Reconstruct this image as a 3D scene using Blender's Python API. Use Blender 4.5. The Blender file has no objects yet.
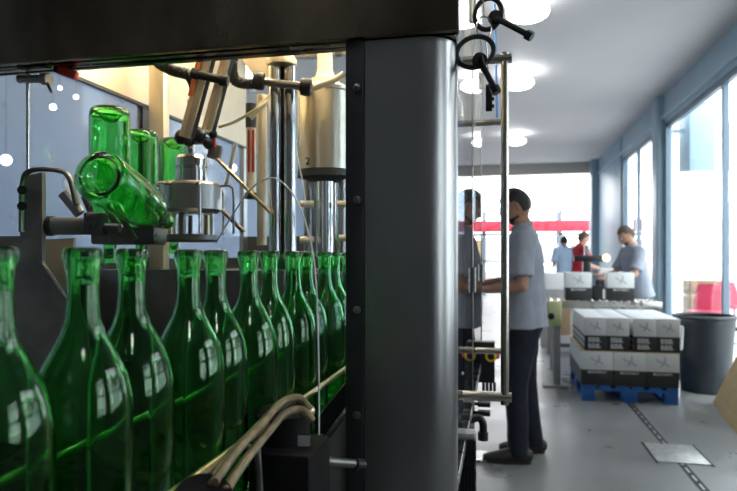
import bpy, bmesh, math, random
from mathutils import Vector, Matrix, Euler, noise
random.seed(7)
R = math.radians
V = Vector
COL = bpy.context.scene.collection
F = 620.0; CX = 368.5; YH = 255.0; CZ = 1.31
TH = math.atan(134.0 / 620.0)
RT = V((math.cos(TH), math.sin(TH), 0)); FW = V((-math.sin(TH), math.cos(TH), 0)); UP = V((0, 0, 1))
CAM = V((0, 0, CZ))

def ray(px, py):
    return FW + RT * ((px - CX) / F) + UP * ((YH - py) / F)
def atD(px, py, d):
    return CAM + ray(px, py) * d
def atY(px, py, y):
    r = ray(px, py); return CAM + r * (y / r.y)
def atX(px, py, x):
    r = ray(px, py); return CAM + r * (x / r.x)
def atZ(px, py, z):
    r = ray(px, py); return CAM + r * ((z - CZ) / r.z)

# ------------------------------------------------------------------ materials
def mat(name, col, rough=.5, metal=0, spec=.5, var=0, vscale=8, col2=None, bump=0, bscale=40, coat=0, rvar=0, emit=None, es=0, trans=0, ior=1.45, stretch=None):
    m = bpy.data.materials.new(name); m.use_nodes = True
    nt = m.node_tree; b = nt.nodes['Principled BSDF']
    c = tuple(col) + (1,)
    b.inputs['Base Color'].default_value = c
    b.inputs['Roughness'].default_value = rough; b.inputs['Metallic'].default_value = metal
    b.inputs['Specular IOR Level'].default_value = spec
    b.inputs['IOR'].default_value = ior
    b.inputs['Coat Weight'].default_value = coat; b.inputs['Coat Roughness'].default_value = .08
    b.inputs['Transmission Weight'].default_value = trans
    tc = None
    def coord():
        nonlocal tc
        if tc is None:
            t = nt.nodes.new('ShaderNodeTexCoord')
            mp = nt.nodes.new('ShaderNodeMapping')
            nt.links.new(t.outputs['Object'], mp.inputs['Vector'])
            if stretch: mp.inputs['Scale'].default_value = stretch
            tc = mp.outputs['Vector']
        return tc
    if var or col2 or rvar:
        n = nt.nodes.new('ShaderNodeTexNoise'); n.inputs['Scale'].default_value = vscale; n.inputs['Detail'].default_value = 6
        nt.links.new(coord(), n.inputs['Vector'])
        if var or col2:
            r = nt.nodes.new('ShaderNodeValToRGB')
            r.color_ramp.elements[0].position = .35; r.color_ramp.elements[1].position = .68
            c2 = col2 if col2 else tuple(max(0, x * (1 - var)) for x in col)
            r.color_ramp.elements[0].color = tuple(c2) + (1,); r.color_ramp.elements[1].color = c
            nt.links.new(n.outputs['Fac'], r.inputs['Fac']); nt.links.new(r.outputs['Color'], b.inputs['Base Color'])
        if rvar:
            mr = nt.nodes.new('ShaderNodeMapRange')
            mr.inputs['From Min'].default_value = .3; mr.inputs['From Max'].default_value = .7
            mr.inputs['To Min'].default_value = max(.02, rough - rvar); mr.inputs['To Max'].default_value = rough + rvar
            nt.links.new(n.outputs['Fac'], mr.inputs['Value']); nt.links.new(mr.outputs['Result'], b.inputs['Roughness'])
    if bump:
        n2 = nt.nodes.new('ShaderNodeTexNoise'); n2.inputs['Scale'].default_value = bscale; n2.inputs['Detail'].default_value = 4
        nt.links.new(coord(), n2.inputs['Vector'])
        bp = nt.nodes.new('ShaderNodeBump'); bp.inputs['Strength'].default_value = bump; bp.inputs['Distance'].default_value = .01
        nt.links.new(n2.outputs['Fac'], bp.inputs['Height']); nt.links.new(bp.outputs['Normal'], b.inputs['Normal'])
    if emit:
        b.inputs['Emission Color'].default_value = tuple(emit) + (1,); b.inputs['Emission Strength'].default_value = es
    return m

def pane_mat(name, tint, refl_rough=.02, glints=0, haze=0, hazecol=(.8, .85, .9)):
    m = bpy.data.materials.new(name); m.use_nodes = True; nt = m.node_tree
    for n in list(nt.nodes):
        if n.type != 'OUTPUT_MATERIAL': nt.nodes.remove(n)
    out = nt.nodes['Material Output']
    tr = nt.nodes.new('ShaderNodeBsdfTransparent'); tr.inputs['Color'].default_value = tuple(tint) + (1,)
    gl = nt.nodes.new('ShaderNodeBsdfGlossy'); gl.inputs['Roughness'].default_value = refl_rough
    fr = nt.nodes.new('ShaderNodeFresnel'); fr.inputs['IOR'].default_value = 1.5
    mx = nt.nodes.new('ShaderNodeMixShader')
    ge = nt.nodes.new('ShaderNodeNewGeometry'); ma = nt.nodes.new('ShaderNodeMath'); ma.operation = 'SUBTRACT'; ma.inputs[0].default_value = 1
    mu = nt.nodes.new('ShaderNodeMath'); mu.operation = 'MULTIPLY'
    nt.links.new(ge.outputs['Backfacing'], ma.inputs[1]); nt.links.new(fr.outputs[0], mu.inputs[0]); nt.links.new(ma.outputs[0], mu.inputs[1])
    nt.links.new(mu.outputs[0], mx.inputs[0]); nt.links.new(tr.outputs[0], mx.inputs[1]); nt.links.new(gl.outputs[0], mx.inputs[2])
    last = mx.outputs[0]
    if glints or haze:
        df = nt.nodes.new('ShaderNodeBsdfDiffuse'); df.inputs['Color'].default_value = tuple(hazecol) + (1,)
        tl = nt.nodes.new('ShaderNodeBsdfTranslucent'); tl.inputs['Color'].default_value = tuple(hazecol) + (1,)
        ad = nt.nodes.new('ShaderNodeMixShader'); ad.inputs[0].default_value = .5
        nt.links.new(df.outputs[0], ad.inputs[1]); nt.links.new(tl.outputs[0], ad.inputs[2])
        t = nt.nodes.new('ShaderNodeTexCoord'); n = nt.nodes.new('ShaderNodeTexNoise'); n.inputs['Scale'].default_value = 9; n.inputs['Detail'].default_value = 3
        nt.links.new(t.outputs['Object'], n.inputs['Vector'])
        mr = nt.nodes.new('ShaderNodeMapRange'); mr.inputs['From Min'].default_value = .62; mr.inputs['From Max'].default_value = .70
        mr.inputs['To Min'].default_value = haze; mr.inputs['To Max'].default_value = max(haze, glints)
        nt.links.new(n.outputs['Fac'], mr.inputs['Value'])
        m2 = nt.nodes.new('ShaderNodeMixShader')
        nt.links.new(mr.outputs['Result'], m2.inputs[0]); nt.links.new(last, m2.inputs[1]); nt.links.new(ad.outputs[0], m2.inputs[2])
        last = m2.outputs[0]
    nt.links.new(last, out.inputs['Surface'])
    return m

M = {}
M['glass_green'] = mat('green_bottle_glass', (.30, .86, .35), rough=.02, trans=1, ior=1.5, bump=.02, bscale=25)
M['steel'] = mat('brushed_steel', (.60, .59, .56), .3, 1, var=.25, vscale=14, rvar=.1, stretch=(1, 1, .15))
M['steel_column'] = mat('column_steel', (.48, .49, .49), .30, 1, var=.2, vscale=2.5, rvar=.05, bump=.02, bscale=150)
M['steel_dark'] = mat('dark_steel', (.30, .30, .29), .35, 1, var=.4, vscale=12, rvar=.12)
M['steel_header'] = mat('header_steel', (.44, .36, .25), .24, 1, var=.75, vscale=5, rvar=.1, stretch=(1, 1, .5))  # brown blotches in the colour imitate reflections in the polished steel
M['steel_warm'] = mat('inner_plate_steel', (.72, .64, .48), .42, .85, var=.2, vscale=6, rvar=.1)
M['steel_tank'] = mat('tank_steel', (.70, .64, .50), .27, 1, var=.25, vscale=9, rvar=.08, stretch=(1, 1, .1))
M['chrome'] = mat('chrome', (.80, .79, .76), .12, 1)
M['handle_steel'] = mat('handle_steel', (.66, .62, .55), .24, 1)
M['brass'] = mat('brass_rod', (.78, .64, .36), .28, 1, var=.2)
M['black'] = mat('black_plastic', (.015, .016, .018), .38, var=.2)
M['matte_black'] = mat('matte_black_paint', (.008, .008, .009), .7, spec=.2)
M['rubber'] = mat('black_rubber', (.02, .02, .022), .55, bump=.2)
M['charcoal'] = mat('charcoal_paint', (.035, .04, .045), .45, .3, var=.3)
M['grey_paint'] = mat('grey_bracket_steel', (.34, .34, .33), .45, .6, var=.3, vscale=20)
M['lightgrey'] = mat('light_grey_plate', (.42, .43, .43), .5, .2, var=.2)
M['cream'] = mat('cream_hose', (.80, .72, .50), .45)
M['cream_plastic'] = mat('cream_plastic', (.75, .68, .52), .4)
M['strap'] = mat('tan_strap', (.40, .31, .17), .38, var=.5, vscale=60)
M['white'] = mat('white_plastic', (.8, .8, .8), .4)
M['red'] = mat('red_plastic', (.62, .05, .04), .4)
M['orange'] = mat('orange_tape', (.75, .20, .04), .5)
M['gauge_red'] = mat('gauge_red', (.35, .03, .03), .35)
M['yellow'] = mat('yellow_plastic', (.85, .55, .03), .4)
M['blue_tube'] = mat('blue_tube', (.05, .20, .55), .35)
M['acrylic'] = pane_mat('machine_acrylic', (.88, .93, .98), .05, glints=.45, haze=.10, hazecol=(.75, .85, 1))  # white spots mixed into the pane imitate reflections and blurred lights
M['glass_door'] = pane_mat('door_glass', (.72, .78, .84), .012)
M['window_glass'] = pane_mat('window_glass', (.94, .97, .98), .01)
M['floor'] = mat('polished_concrete', (.29, .295, .29), .33, spec=.5, var=.28, vscale=2.2, rvar=.09, bump=.02, bscale=30)
M['ceiling'] = mat('painted_ceiling', (.54, .54, .56), .65, var=.05, vscale=.8)
M['wall'] = mat('blue_grey_wall', (.48, .58, .76), .6, var=.08, vscale=1)
M['wall_near'] = mat('dark_grey_wall', (.30, .31, .32), .6, var=.2, vscale=2)
M['bluepaint'] = mat('blue_grey_paint', (.30, .42, .50), .4, var=.1, vscale=3)
M['frame'] = mat('window_frame_paint', (.13, .18, .23), .35, .3)
M['beige'] = mat('beige_beam', (.50, .46, .40), .6)
M['lamp'] = mat('lamp_diffuser', (.9, .9, .9), .4, emit=(1, .98, .95), es=8)
M['tube_lamp'] = mat('warm_lamp_tube', (.9, .85, .7), .4, emit=(1, .84, .58), es=62)
M['carton_white'] = mat('white_carton', (.76, .78, .78), .55, var=.04, vscale=5)
M['carton_black'] = mat('black_carton_print', (.028, .028, .028), .5)
M['print_grey'] = mat('grey_print', (.42, .43, .45), .6)
M['kraft'] = mat('kraft_cardboard', (.58, .42, .22), .7, var=.12, vscale=9)
M['kraft_dark'] = mat('brown_crate', (.30, .20, .12), .7, var=.2)
M['pallet'] = mat('blue_pallet_paint', (.015, .13, .42), .5, var=.3, vscale=15)
M['bin'] = mat('bin_plastic', (.028, .036, .044), .42, var=.15)
M['bag'] = mat('thin_bag_plastic', (.7, .72, .74), .35)
M['paper'] = mat('white_paper', (.8, .8, .8), .6)
M['green_box'] = mat('yellow_green_enamel', (.50, .55, .28), .45)
M['skin'] = mat('skin', (.40, .215, .145), .5, var=.12, vscale=25)
M['skin_light'] = mat('skin_light', (.52, .29, .20), .5, var=.12, vscale=25)
M['hair'] = mat('dark_hair', (.014, .011, .010), .5, bump=.6, bscale=160)
M['hair_grey'] = mat('short_brown_hair', (.07, .05, .035), .6, bump=.5, bscale=160)
M['shirt_grey'] = mat('grey_blue_shirt', (.33, .36, .42), .8, var=.12, vscale=12, bump=.35, bscale=14)
M['shirt_violet'] = mat('violet_grey_shirt', (.32, .35, .42), .8, var=.1, bump=.3, bscale=14)
M['shirt_red'] = mat('red_shirt', (.50, .02, .04), .8, var=.15, bump=.3, bscale=14)
M['shirt_blue'] = mat('light_blue_shirt', (.33, .44, .58), .8, bump=.3, bscale=14)
M['jeans'] = mat('dark_blue_jeans', (.006, .010, .022), .8, var=.4, vscale=10, bump=.4, bscale=16)
M['shoe'] = mat('dark_brown_shoe', (.035, .028, .022), .5, var=.3)
M['sole'] = mat('shoe_sole', (.02, .02, .02), .6)
M['outside_ground'] = mat('yard_concrete', (.65, .65, .63), .8)
M['outside_wall'] = mat('yard_building', (.75, .76, .78), .8)
M['banner'] = mat('red_banner', (.36, .012, .03), .6, col2=(.42, .04, .07), vscale=6)
M['wrap'] = mat('shrink_wrapped_goods', (.75, .55, .50), .5, col2=(.8, .78, .75), vscale=4)
M['louvre'] = mat('dark_louvre', (.16, .10, .08), .6)
M['red_cloth'] = mat('red_chair_shell', (.55, .04, .09), .5)
M['eye'] = mat('eye_white', (.6, .6, .6), .3)
M['drain'] = mat('drain_slot', (.012, .012, .012), .6)
M['drain_edge'] = mat('drain_metal_edge', (.55, .55, .53), .4, .6)
M['cover'] = mat('drain_cover_steel', (.60, .60, .58), .4, .4, var=.3, vscale=20)

for e_, p_ in zip(M['floor'].node_tree.nodes['Color Ramp'].color_ramp.elements, (.25, .8)): e_.position = p_
# ------------------------------------------------------------------ objects
OFF = {}
def link(o): COL.objects.link(o)
def tag(o, label=None, cat=None, group=None, kind=None):
    if label: o['label'] = label
    if cat: o['category'] = cat
    if group: o['group'] = group
    if kind: o['kind'] = kind
    return o
def thing(name, loc, label, cat, group=None, rz=0):
    o = bpy.data.objects.new(name, None); link(o); o.empty_display_size = .05
    o.location = loc; o.rotation_euler = (0, 0, rz)
    OFF[o.name] = (Matrix.Translation(V(loc)) @ Matrix.Rotation(rz, 4, 'Z')).inverted()
    return tag(o, label, cat, group)
def part(name, bm, m, parent=None, local=False, sharp=35, origin=None):
    """bm in world coordinates unless local"""
    bmesh.ops.recalc_face_normals(bm, faces=bm.faces)
    for f in bm.faces: f.smooth = True
    me = bpy.data.meshes.new(name)
    o = bpy.data.objects.new(name, me); link(o)
    if parent is not None:
        inv = OFF[parent.name]
        if not local: bm.transform(inv)
        o.parent = parent; OFF[o.name] = inv
    elif origin is not None:
        bm.transform(Matrix.Translation(-V(origin))); o.location = origin
        OFF[o.name] = Matrix.Translation(-V(origin))
    else:
        OFF[o.name] = Matrix.Identity(4)
    bm.to_mesh(me); bm.free()
    try: me.set_sharp_from_angle(angle=R(sharp))
    except Exception: pass
    ms = m if isinstance(m, (list, tuple)) else [m]
    for k in ms: me.materials.append(M[k] if isinstance(k, str) else k)
    return o
def solo(name, bm, m, label, cat, group=None, sharp=35):
    cs = [v.co for v in bm.verts]
    lo = V((min(c[i] for c in cs) for i in range(3))); hi = V((max(c[i] for c in cs) for i in range(3)))
    o = part(name, bm, m, sharp=sharp, origin=V(((lo.x + hi.x) / 2, (lo.y + hi.y) / 2, lo.z)))
    return tag(o, label, cat, group)
def struct(name, bm, m, label=None):
    o = part(name, bm, m); o['kind'] = 'structure'
    if label: o['label'] = label
    return o
def copy_tree(o, parent=None):
    c = o.copy(); link(c); c.parent = parent
    OFF[c.name] = OFF.get(o.name, Matrix.Identity(4))
    for ch in list(o.children): copy_tree(ch, c)
    return c

def N(): return bmesh.new()
def box(bm, c, s, rot=None, bev=0, mi=0):
    r = bmesh.ops.create_cube(bm, size=1)
    vs = r['verts']
    bmesh.ops.scale(bm, vec=V(s), verts=vs)
    fs = list({f for v in vs for f in v.link_faces})
    if bev:
        es = list({e for v in vs for e in v.link_edges})
        rb = bmesh.ops.bevel(bm, geom=es, offset=bev, segments=2, affect='EDGES', profile=.5)
        fs = rb['faces']; vs = list({v for v in rb['verts']} | {v for f in fs for v in f.verts})
        seen = set(vs); stack = list(vs)
        while stack:
            v = stack.pop()
            for e in v.link_edges:
                w = e.other_vert(v)
                if w not in seen: seen.add(w); stack.append(w)
        vs = list(seen); fs = list({f for v in vs for f in v.link_faces})
    mt = Matrix.Translation(V(c))
    if rot is not None: mt = mt @ (rot if isinstance(rot, Matrix) else Euler(rot).to_matrix().to_4x4())
    bmesh.ops.transform(bm, matrix=mt, verts=vs)
    for f in fs: f.material_index = mi
    return vs
def bb(bm, x0, x1, y0, y1, z0, z1, bev=0, mi=0):
    return box(bm, ((x0+x1)/2, (y0+y1)/2, (z0+z1)/2), (abs(x1-x0), abs(y1-y0), abs(z1-z0)), bev=bev, mi=mi)
def frame_of(d, ref=None):
    d = d.normalized()
    a = V(ref) if ref is not None else (V((0, 0, 1)) if abs(d.z) < .9 else V((1, 0, 0)))
    x = a - d * a.dot(d); x.normalize()
    y = d.cross(x)
    return x, y
def tube(bm, pts, rad, seg=12, ref=None, cap=True, mi=0, round_end=False):
    pts = [V(p) for p in pts]; n = len(pts)
    if not isinstance(rad, (list,)): rad = [rad] * n
    rings = []
    px = None
    dirs = []
    for i in range(n):
        d = (pts[min(i+1, n-1)] - pts[max(i-1, 0)])
        dirs.append(d.normalized() if d.length > 1e-9 else V((0, 0, 1)))
    if round_end:
        r0 = rad[0] if not isinstance(rad[0], tuple) else min(rad[0]); r1 = rad[-1] if not isinstance(rad[-1], tuple) else min(rad[-1])
        def sc(r, k): return r * k if not isinstance(r, tuple) else (r[0]*k, r[1]*k)
        A = [(pts[0] - dirs[0]*r0*.95, sc(rad[0], .3)), (pts[0] - dirs[0]*r0*.7, sc(rad[0], .72))]
        B = [(pts[-1] + dirs[-1]*r1*.7, sc(rad[-1], .72)), (pts[-1] + dirs[-1]*r1*.95, sc(rad[-1], .3))]
        pts = [a[0] for a in A] + pts + [b[0] for b in B]
        dirs = [dirs[0]]*2 + dirs + [dirs[-1]]*2
        rad = [a[1] for a in A] + list(rad) + [b[1] for b in B]
        n = len(pts)
    for i in range(n):
        d = dirs[i]
        if px is None or ref is not None: x, y = frame_of(d, ref)
        else:
            x = px - d * px.dot(d)
            if x.length < 1e-6: x, _ = frame_of(d)
            x.normalize(); y = d.cross(x)
        px = x
        ra, rb = rad[i] if isinstance(rad[i], tuple) else (rad[i], rad[i])
        rings.append([bm.verts.new(pts[i] + x * (ra * math.cos(2*math.pi*k/seg)) + y * (rb * math.sin(2*math.pi*k/seg))) for k in range(seg)])
    for i in range(n-1):
        for k in range(seg):
            f = bm.faces.new((rings[i][k], rings[i][(k+1) % seg], rings[i+1][(k+1) % seg], rings[i+1][k])); f.material_index = mi
    if cap:
        f = bm.faces.new(rings[0][::-1]); f.material_index = mi
        f = bm.faces.new(rings[-1]); f.material_index = mi
def cyl(bm, p0, p1, r0, r1=None, seg=24, mi=0):
    tube(bm, [p0, p1], [r0, r0 if r1 is None else r1], seg=seg, mi=mi)
def curve(pts, n=8):
    """Catmull-Rom"""
    P = [V(p) for p in pts]; P = [P[0]*2 - P[1]] + P + [P[-1]*2 - P[-2]]
    out = []
    for i in range(1, len(P)-2):
        a, b, c, d = P[i-1], P[i], P[i+1], P[i+2]
        for k in range(n):
            t = k / n
            out.append(.5*((2*b) + (c-a)*t + (2*a-5*b+4*c-d)*t*t + (3*b-a-3*c+d)*t*t*t))
    out.append(P[-2]); return out
def lathe(bm, prof, base, axis=(0, 0, 1), seg=32, mi=0, close=False):
    """prof: list of (r, h)"""
    ax = V(axis).normalized(); x, y = frame_of(ax); base = V(base)
    rings = []
    for r, h in prof:
        if r < 1e-6: rings.append([bm.verts.new(base + ax*h)])
        else: rings.append([bm.verts.new(base + ax*h + x*(r*math.cos(2*math.pi*k/seg)) + y*(r*math.sin(2*math.pi*k/seg))) for k in range(seg)])
    m = len(rings)
    for i in range(m if close else m-1):
        a, b = rings[i], rings[(i+1) % m]
        for k in range(seg):
            k2 = (k+1) % seg
            if len(a) == 1 and len(b) == 1: break
            if len(a) == 1: f = bm.faces.new((a[0], b[k2], b[k]))
            elif len(b) == 1: f = bm.faces.new((a[k], a[k2], b[0]))
            else: f = bm.faces.new((a[k], a[k2], b[k2], b[k]))
            f.material_index = mi
    if not close:
        for q, rv in ((rings[0], True), (rings[-1], False)):
            if len(q) > 1:
                f = bm.faces.new(q[::-1] if rv else q); f.material_index = mi
def sph(bm, c, r, seg=16, s=(1, 1, 1), rot=None, mi=0):
    q = bmesh.ops.create_uvsphere(bm, u_segments=seg, v_segments=max(6, seg*2//3), radius=r)
    mt = Matrix.Translation(V(c))
    if rot is not None: mt = mt @ Euler(rot).to_matrix().to_4x4()
    mt = mt @ Matrix.Diagonal((s[0], s[1], s[2], 1))
    bmesh.ops.transform(bm, matrix=mt, verts=q['verts'])
    for v in q['verts']:
        for f in v.link_faces: f.material_index = mi
def prism(bm, poly, off, mi=0):
    """poly: list of points, extruded by vector off"""
    a = [bm.verts.new(V(p)) for p in poly]; b = [bm.verts.new(V(p) + V(off)) for p in poly]
    n = len(a)
    bm.faces.new(a[::-1]).material_index = mi; bm.faces.new(b).material_index = mi
    for i in range(n):
        bm.faces.new((a[i], a[(i+1) % n], b[(i+1) % n], b[i])).material_index = mi
def torus(bm, c, rx, ry, r, ax, ay, seg=28, ts=8, a0=0, a1=2*math.pi):
    c = V(c); ax = V(ax).normalized(); ay = V(ay).normalized(); full = abs(a1-a0-2*math.pi) < 1e-6
    n = seg; pts = [c + ax*(rx*math.cos(a0+(a1-a0)*k/n)) + ay*(ry*math.sin(a0+(a1-a0)*k/n)) for k in range(n if full else n+1)]
    nrm = ax.cross(ay)
    rings = []
    m = len(pts)
    for i, p in enumerate(pts):
        if full: d = pts[(i+1) % m] - pts[i-1]
        else: d = pts[min(i+1, m-1)] - pts[max(i-1, 0)]
        d.normalize(); x = nrm; y = d.cross(x)
        rings.append([bm.verts.new(p + x*(r*math.cos(2*math.pi*k/ts)) + y*(r*math.sin(2*math.pi*k/ts))) for k in range(ts)])
    for i in range(m if full else m-1):
        a, b = rings[i], rings[(i+1) % m]
        for k in range(ts): bm.faces.new((a[k], a[(k+1) % ts], b[(k+1) % ts], b[k]))
    if not full: bm.faces.new(rings[0][::-1]); bm.faces.new(rings[-1])

def text_bm(txt, size, origin, xdir, ydir, extrude=.0004):
    cu = bpy.data.curves.new('t', 'FONT'); cu.body = txt; cu.size = size; cu.extrude = extrude; cu.align_x = 'CENTER'; cu.align_y = 'CENTER'
    cu.offset = size*.012
    o = bpy.data.objects.new('t', cu); link(o)
    dg = bpy.context.evaluated_depsgraph_get(); dg.update()
    me = bpy.data.meshes.new_from_object(o.evaluated_get(dg))
    bm = N(); bm.from_mesh(me)
    x = V(xdir).normalized(); y = V(ydir).normalized(); z = x.cross(y)
    mt = Matrix(((x.x, y.x, z.x, origin[0]), (x.y, y.y, z.y, origin[1]), (x.z, y.z, z.z, origin[2]), (0, 0, 0, 1)))
    bm.transform(mt)
    bpy.data.objects.remove(o); bpy.data.meshes.remove(me); bpy.data.curves.remove(cu)
    return bm

def remesh(bm, vox, smooth=2):
    """fuse everything in bm into one continuous surface"""
    bmesh.ops.recalc_face_normals(bm, faces=bm.faces)
    me = bpy.data.meshes.new('r'); bm.to_mesh(me); bm.free()
    o = bpy.data.objects.new('r', me); link(o)
    md = o.modifiers.new('r', 'REMESH'); md.mode = 'VOXEL'; md.voxel_size = vox
    sm = o.modifiers.new('s', 'SMOOTH'); sm.factor = .5; sm.iterations = smooth
    dg = bpy.context.evaluated_depsgraph_get(); dg.update()
    m2 = bpy.data.meshes.new_from_object(o.evaluated_get(dg))
    b2 = N(); b2.from_mesh(m2)
    bpy.data.objects.remove(o); bpy.data.meshes.remove(me); bpy.data.meshes.remove(m2)
    return b2

# ================================================================== ROOM
XW = 2.3; HC = CZ + 2.33; YE = 16.4
b = N(); bb(b, -5, 2.42, -4, 30, -.1, 0); struct('floor', b, 'floor')
b = N(); bb(b, -5, 2.42, -4, YE + .3, HC, HC + .15); struct('ceiling', b, 'ceiling')
b = N(); bb(b, -5.15, -5, -4, 30, 0, HC); struct('wall_left', b, 'wall')
b = N(); bb(b, -5, 2.42, -4.15, -4, 0, HC); struct('wall_back', b, 'wall_near')
# far end beam, opening below it
b = N(); bb(b, -5, XW + .1, YE, YE + .3, CZ + 2.07, HC, bev=.01); struct('trim_1', b, 'beige', 'beige beam over the bright opening at the far end')
b = N(); bb(b, -5, -2.2, YE, YE + .3, 0, CZ + 2.07); struct('wall_front', b, 'wall')
# window wall header and pillars
b = N(); bb(b, XW, XW + .12, -4, YE + .3, CZ + 1.91, HC); bb(b, XW - .05, XW, -4, YE, CZ + 1.97, CZ + 2.01); struct('wall_right', b, 'bluepaint', 'blue grey painted band above the windows')
def pillar(n, y0, y1, dx):
    b = N(); bb(b, XW - dx, XW + .12, y0, y1, 0, HC, bev=.01); bb(b, XW - dx - .012, XW - dx, y0 + .05, y0 + .09, 0, HC)
    struct('trim_%d' % n, b, 'bluepaint', 'blue grey painted steel pillar between window bays')
pillar(2, 9.75, 10.15, .08)
pillar(3, 15.9, 16.4, .17)
pillar(5, 12.95, 15.9, .02)
def window(n, y0, y1, mull, zt=CZ + 1.91):
    b = N(); fx0, fx1 = XW + .02, XW + .08
    bb(b, fx0, fx1, y0, y0 + .07, 0, zt); bb(b, fx0, fx1, y1 - .07, y1, 0, zt)
    bb(b, fx0, fx1, y0, y1, zt - .07, zt); bb(b, fx0, fx1, y0, y1, 0, .09)
    bb(b, fx0 - .02, fx0, y1 - .13, y1 - .07, 0, zt - .07)
    for (m, w) in mull: bb(b, fx0, fx1, m - w/2, m + w/2, .09, zt - .07)
    o = struct('window_%d' % n, b, 'frame')
    g = N(); bb(g, XW + .045, XW + .051, y0 + .07, y1 - .07, .09, zt - .07); part('pane', g, 'window_glass', o)
window(1, 5.4, 9.75, [(7.35, .06)])
window(2, 10.15, 12.95, [(11.7, .05)])
b = N()
for (y0, y1, z0, z1) in ((-4, -.6, 0, CZ + 1.91), (.4, 1.0, 0, CZ + 1.91), (3.4, 5.4, 0, CZ + 1.91), (-.6, .4, 0, .9), (-.6, .4, 2.5, CZ + 1.91), (1.0, 3.4, 0, .9), (1.0, 3.4, 2.8, CZ + 1.91)): bb(b, XW, XW + .12, y0, y1, z0, z1)
struct('wall_right', b, 'wall_near')
for n_, y0, y1, zt_ in ((3, -.6, .4, 2.5), (4, 1.0, 3.4, 2.8)):  # added out-of-view windows, sized and divided for glints on bottles and post
    b = N()
    for (a0, a1, z0, z1) in ((y0, y0 + .06, .9, zt_), (y1 - .06, y1, .9, zt_), (y0, y1, .9, .96), (y0, y1, zt_ - .06, zt_), ((y0 + y1)/2 - .04, (y0 + y1)/2 + .04, .9, zt_), (y0 + (y1-y0)*.25 - .05, y0 + (y1-y0)*.25 + .05, .9, zt_), (y0 + (y1-y0)*.75 - .05, y0 + (y1-y0)*.75 + .05, .9, zt_), (y0, y1, 1.5, 1.6), (y0, y1, 2.15, 2.25)): bb(b, XW + .02, XW + .09, a0, a1, z0, z1)
    o = struct('window_%d' % n_, b, 'frame')
    g = N(); bb(g, XW + .05, XW + .056, y0 + .06, y1 - .06, .96, zt_ - .06); part('pane', g, 'window_glass', o)

# ceiling luminaires
lamp_pos = [(.22, 5.75, 'nearest'), (.20, 8.1, 'second'), (.25, 12.2, 'far'), (.9, -1.2, ''), (-3.0, 2.5, ''), (-3.0, 7.0, ''), (1.1, 2.4, ''), (-.9, .1, '')]  # the near out-of-view lamps are added for highlights on bottles and post
labs = ['round glowing ceiling lamp above the keys, at the top edge', 'round glowing ceiling lamp beside the chrome door handle bar', 'round glowing ceiling lamp nearest to the far opening',
        'added unseen ceiling lamp over the near aisle behind the viewer', 'round ceiling lamp over the hall left of the machine', 'round ceiling lamp deep in the hall left of the machine', 'added unseen ceiling lamp over the aisle right of the steel post, above the frame', 'added unseen ceiling lamp above the bottle infeed, above the frame']
for (x, y, _), lb in zip(lamp_pos, labs):
    t = thing('ceiling_lamp', (x, y, HC - .12), lb, 'lamp', 'round ceiling lamps')
    b = N(); lathe(b, [(.05, .12), (.05, .10), (.018, .09), (.018, .02)], (x, y, HC - .12), seg=24); part('rim', b, 'white', t)
    b = N(); sph(b, (x, y, HC - .15), .19, seg=40, s=(1, 1, .4)); part('diffuser', b, 'lamp', t)

for (px, py, r_, lb) in ((53, 107, .035, 'small added bulb imitating a pane glint, lowest of the cluster left of the inverted bottle'), (60, 88, .022, 'tiny added bulb imitating a pane glint near the red latch'), (76, 97, .026, 'small added bulb imitating a pane glint between the red latch and the inverted bottle'), (92, 82, .03, 'small added bulb imitating a pane glint just below the golden side plate'), (6, 160, .06, 'larger added bulb imitating a pane glint at the left photo edge'), (232, 168, .05, 'added bulb imitating a pane glint, seen right of the carousel collar')):
    q = atD(px, py, 5.0)  # bulbs added in the hall to imitate white reflections on the panes
    t = thing('glint_bulb', q, lb, 'lamp', 'added bulbs imitating pane glints')
    r_ *= .7; b = N(); sph(b, q, r_, seg=16); part('bulb', b, 'lamp', t)
    b = N(); cyl(b, q + V((0, 0, r_*.8)), (q.x, q.y, HC), .003, seg=6); part('cord', b, 'lightgrey', t)
# floor drain
b = N(); bb(b, 1.075, 1.125, 2.6, 7.4, .0005, .002)
d = solo('floor_drain', b, 'drain', 'long dark slot drain running along the concrete floor', 'drain')
b = N()
for k in range(34):
    y = 2.65 + k*.14; bb(b, 1.094, 1.106, y, y + .09, .0021, .003)
part('edge_strip', b, 'drain_edge', d)
b = N(); p0 = atZ(640, 438, 0); bb(b, .96, 1.27, 4.22, 4.62, .001, .006, bev=.001)
c = solo('drain_cover', b, 'cover', 'square metal cover set across the floor drain', 'drain cover')
for (x0, x1, y0, y1) in ((.945, .96, 4.2, 4.64), (1.27, 1.285, 4.2, 4.64)):
    b = N(); bb(b, x0, x1, y0, y1, .001, .004); part('edge_bar', b, 'drain', c)

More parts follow.
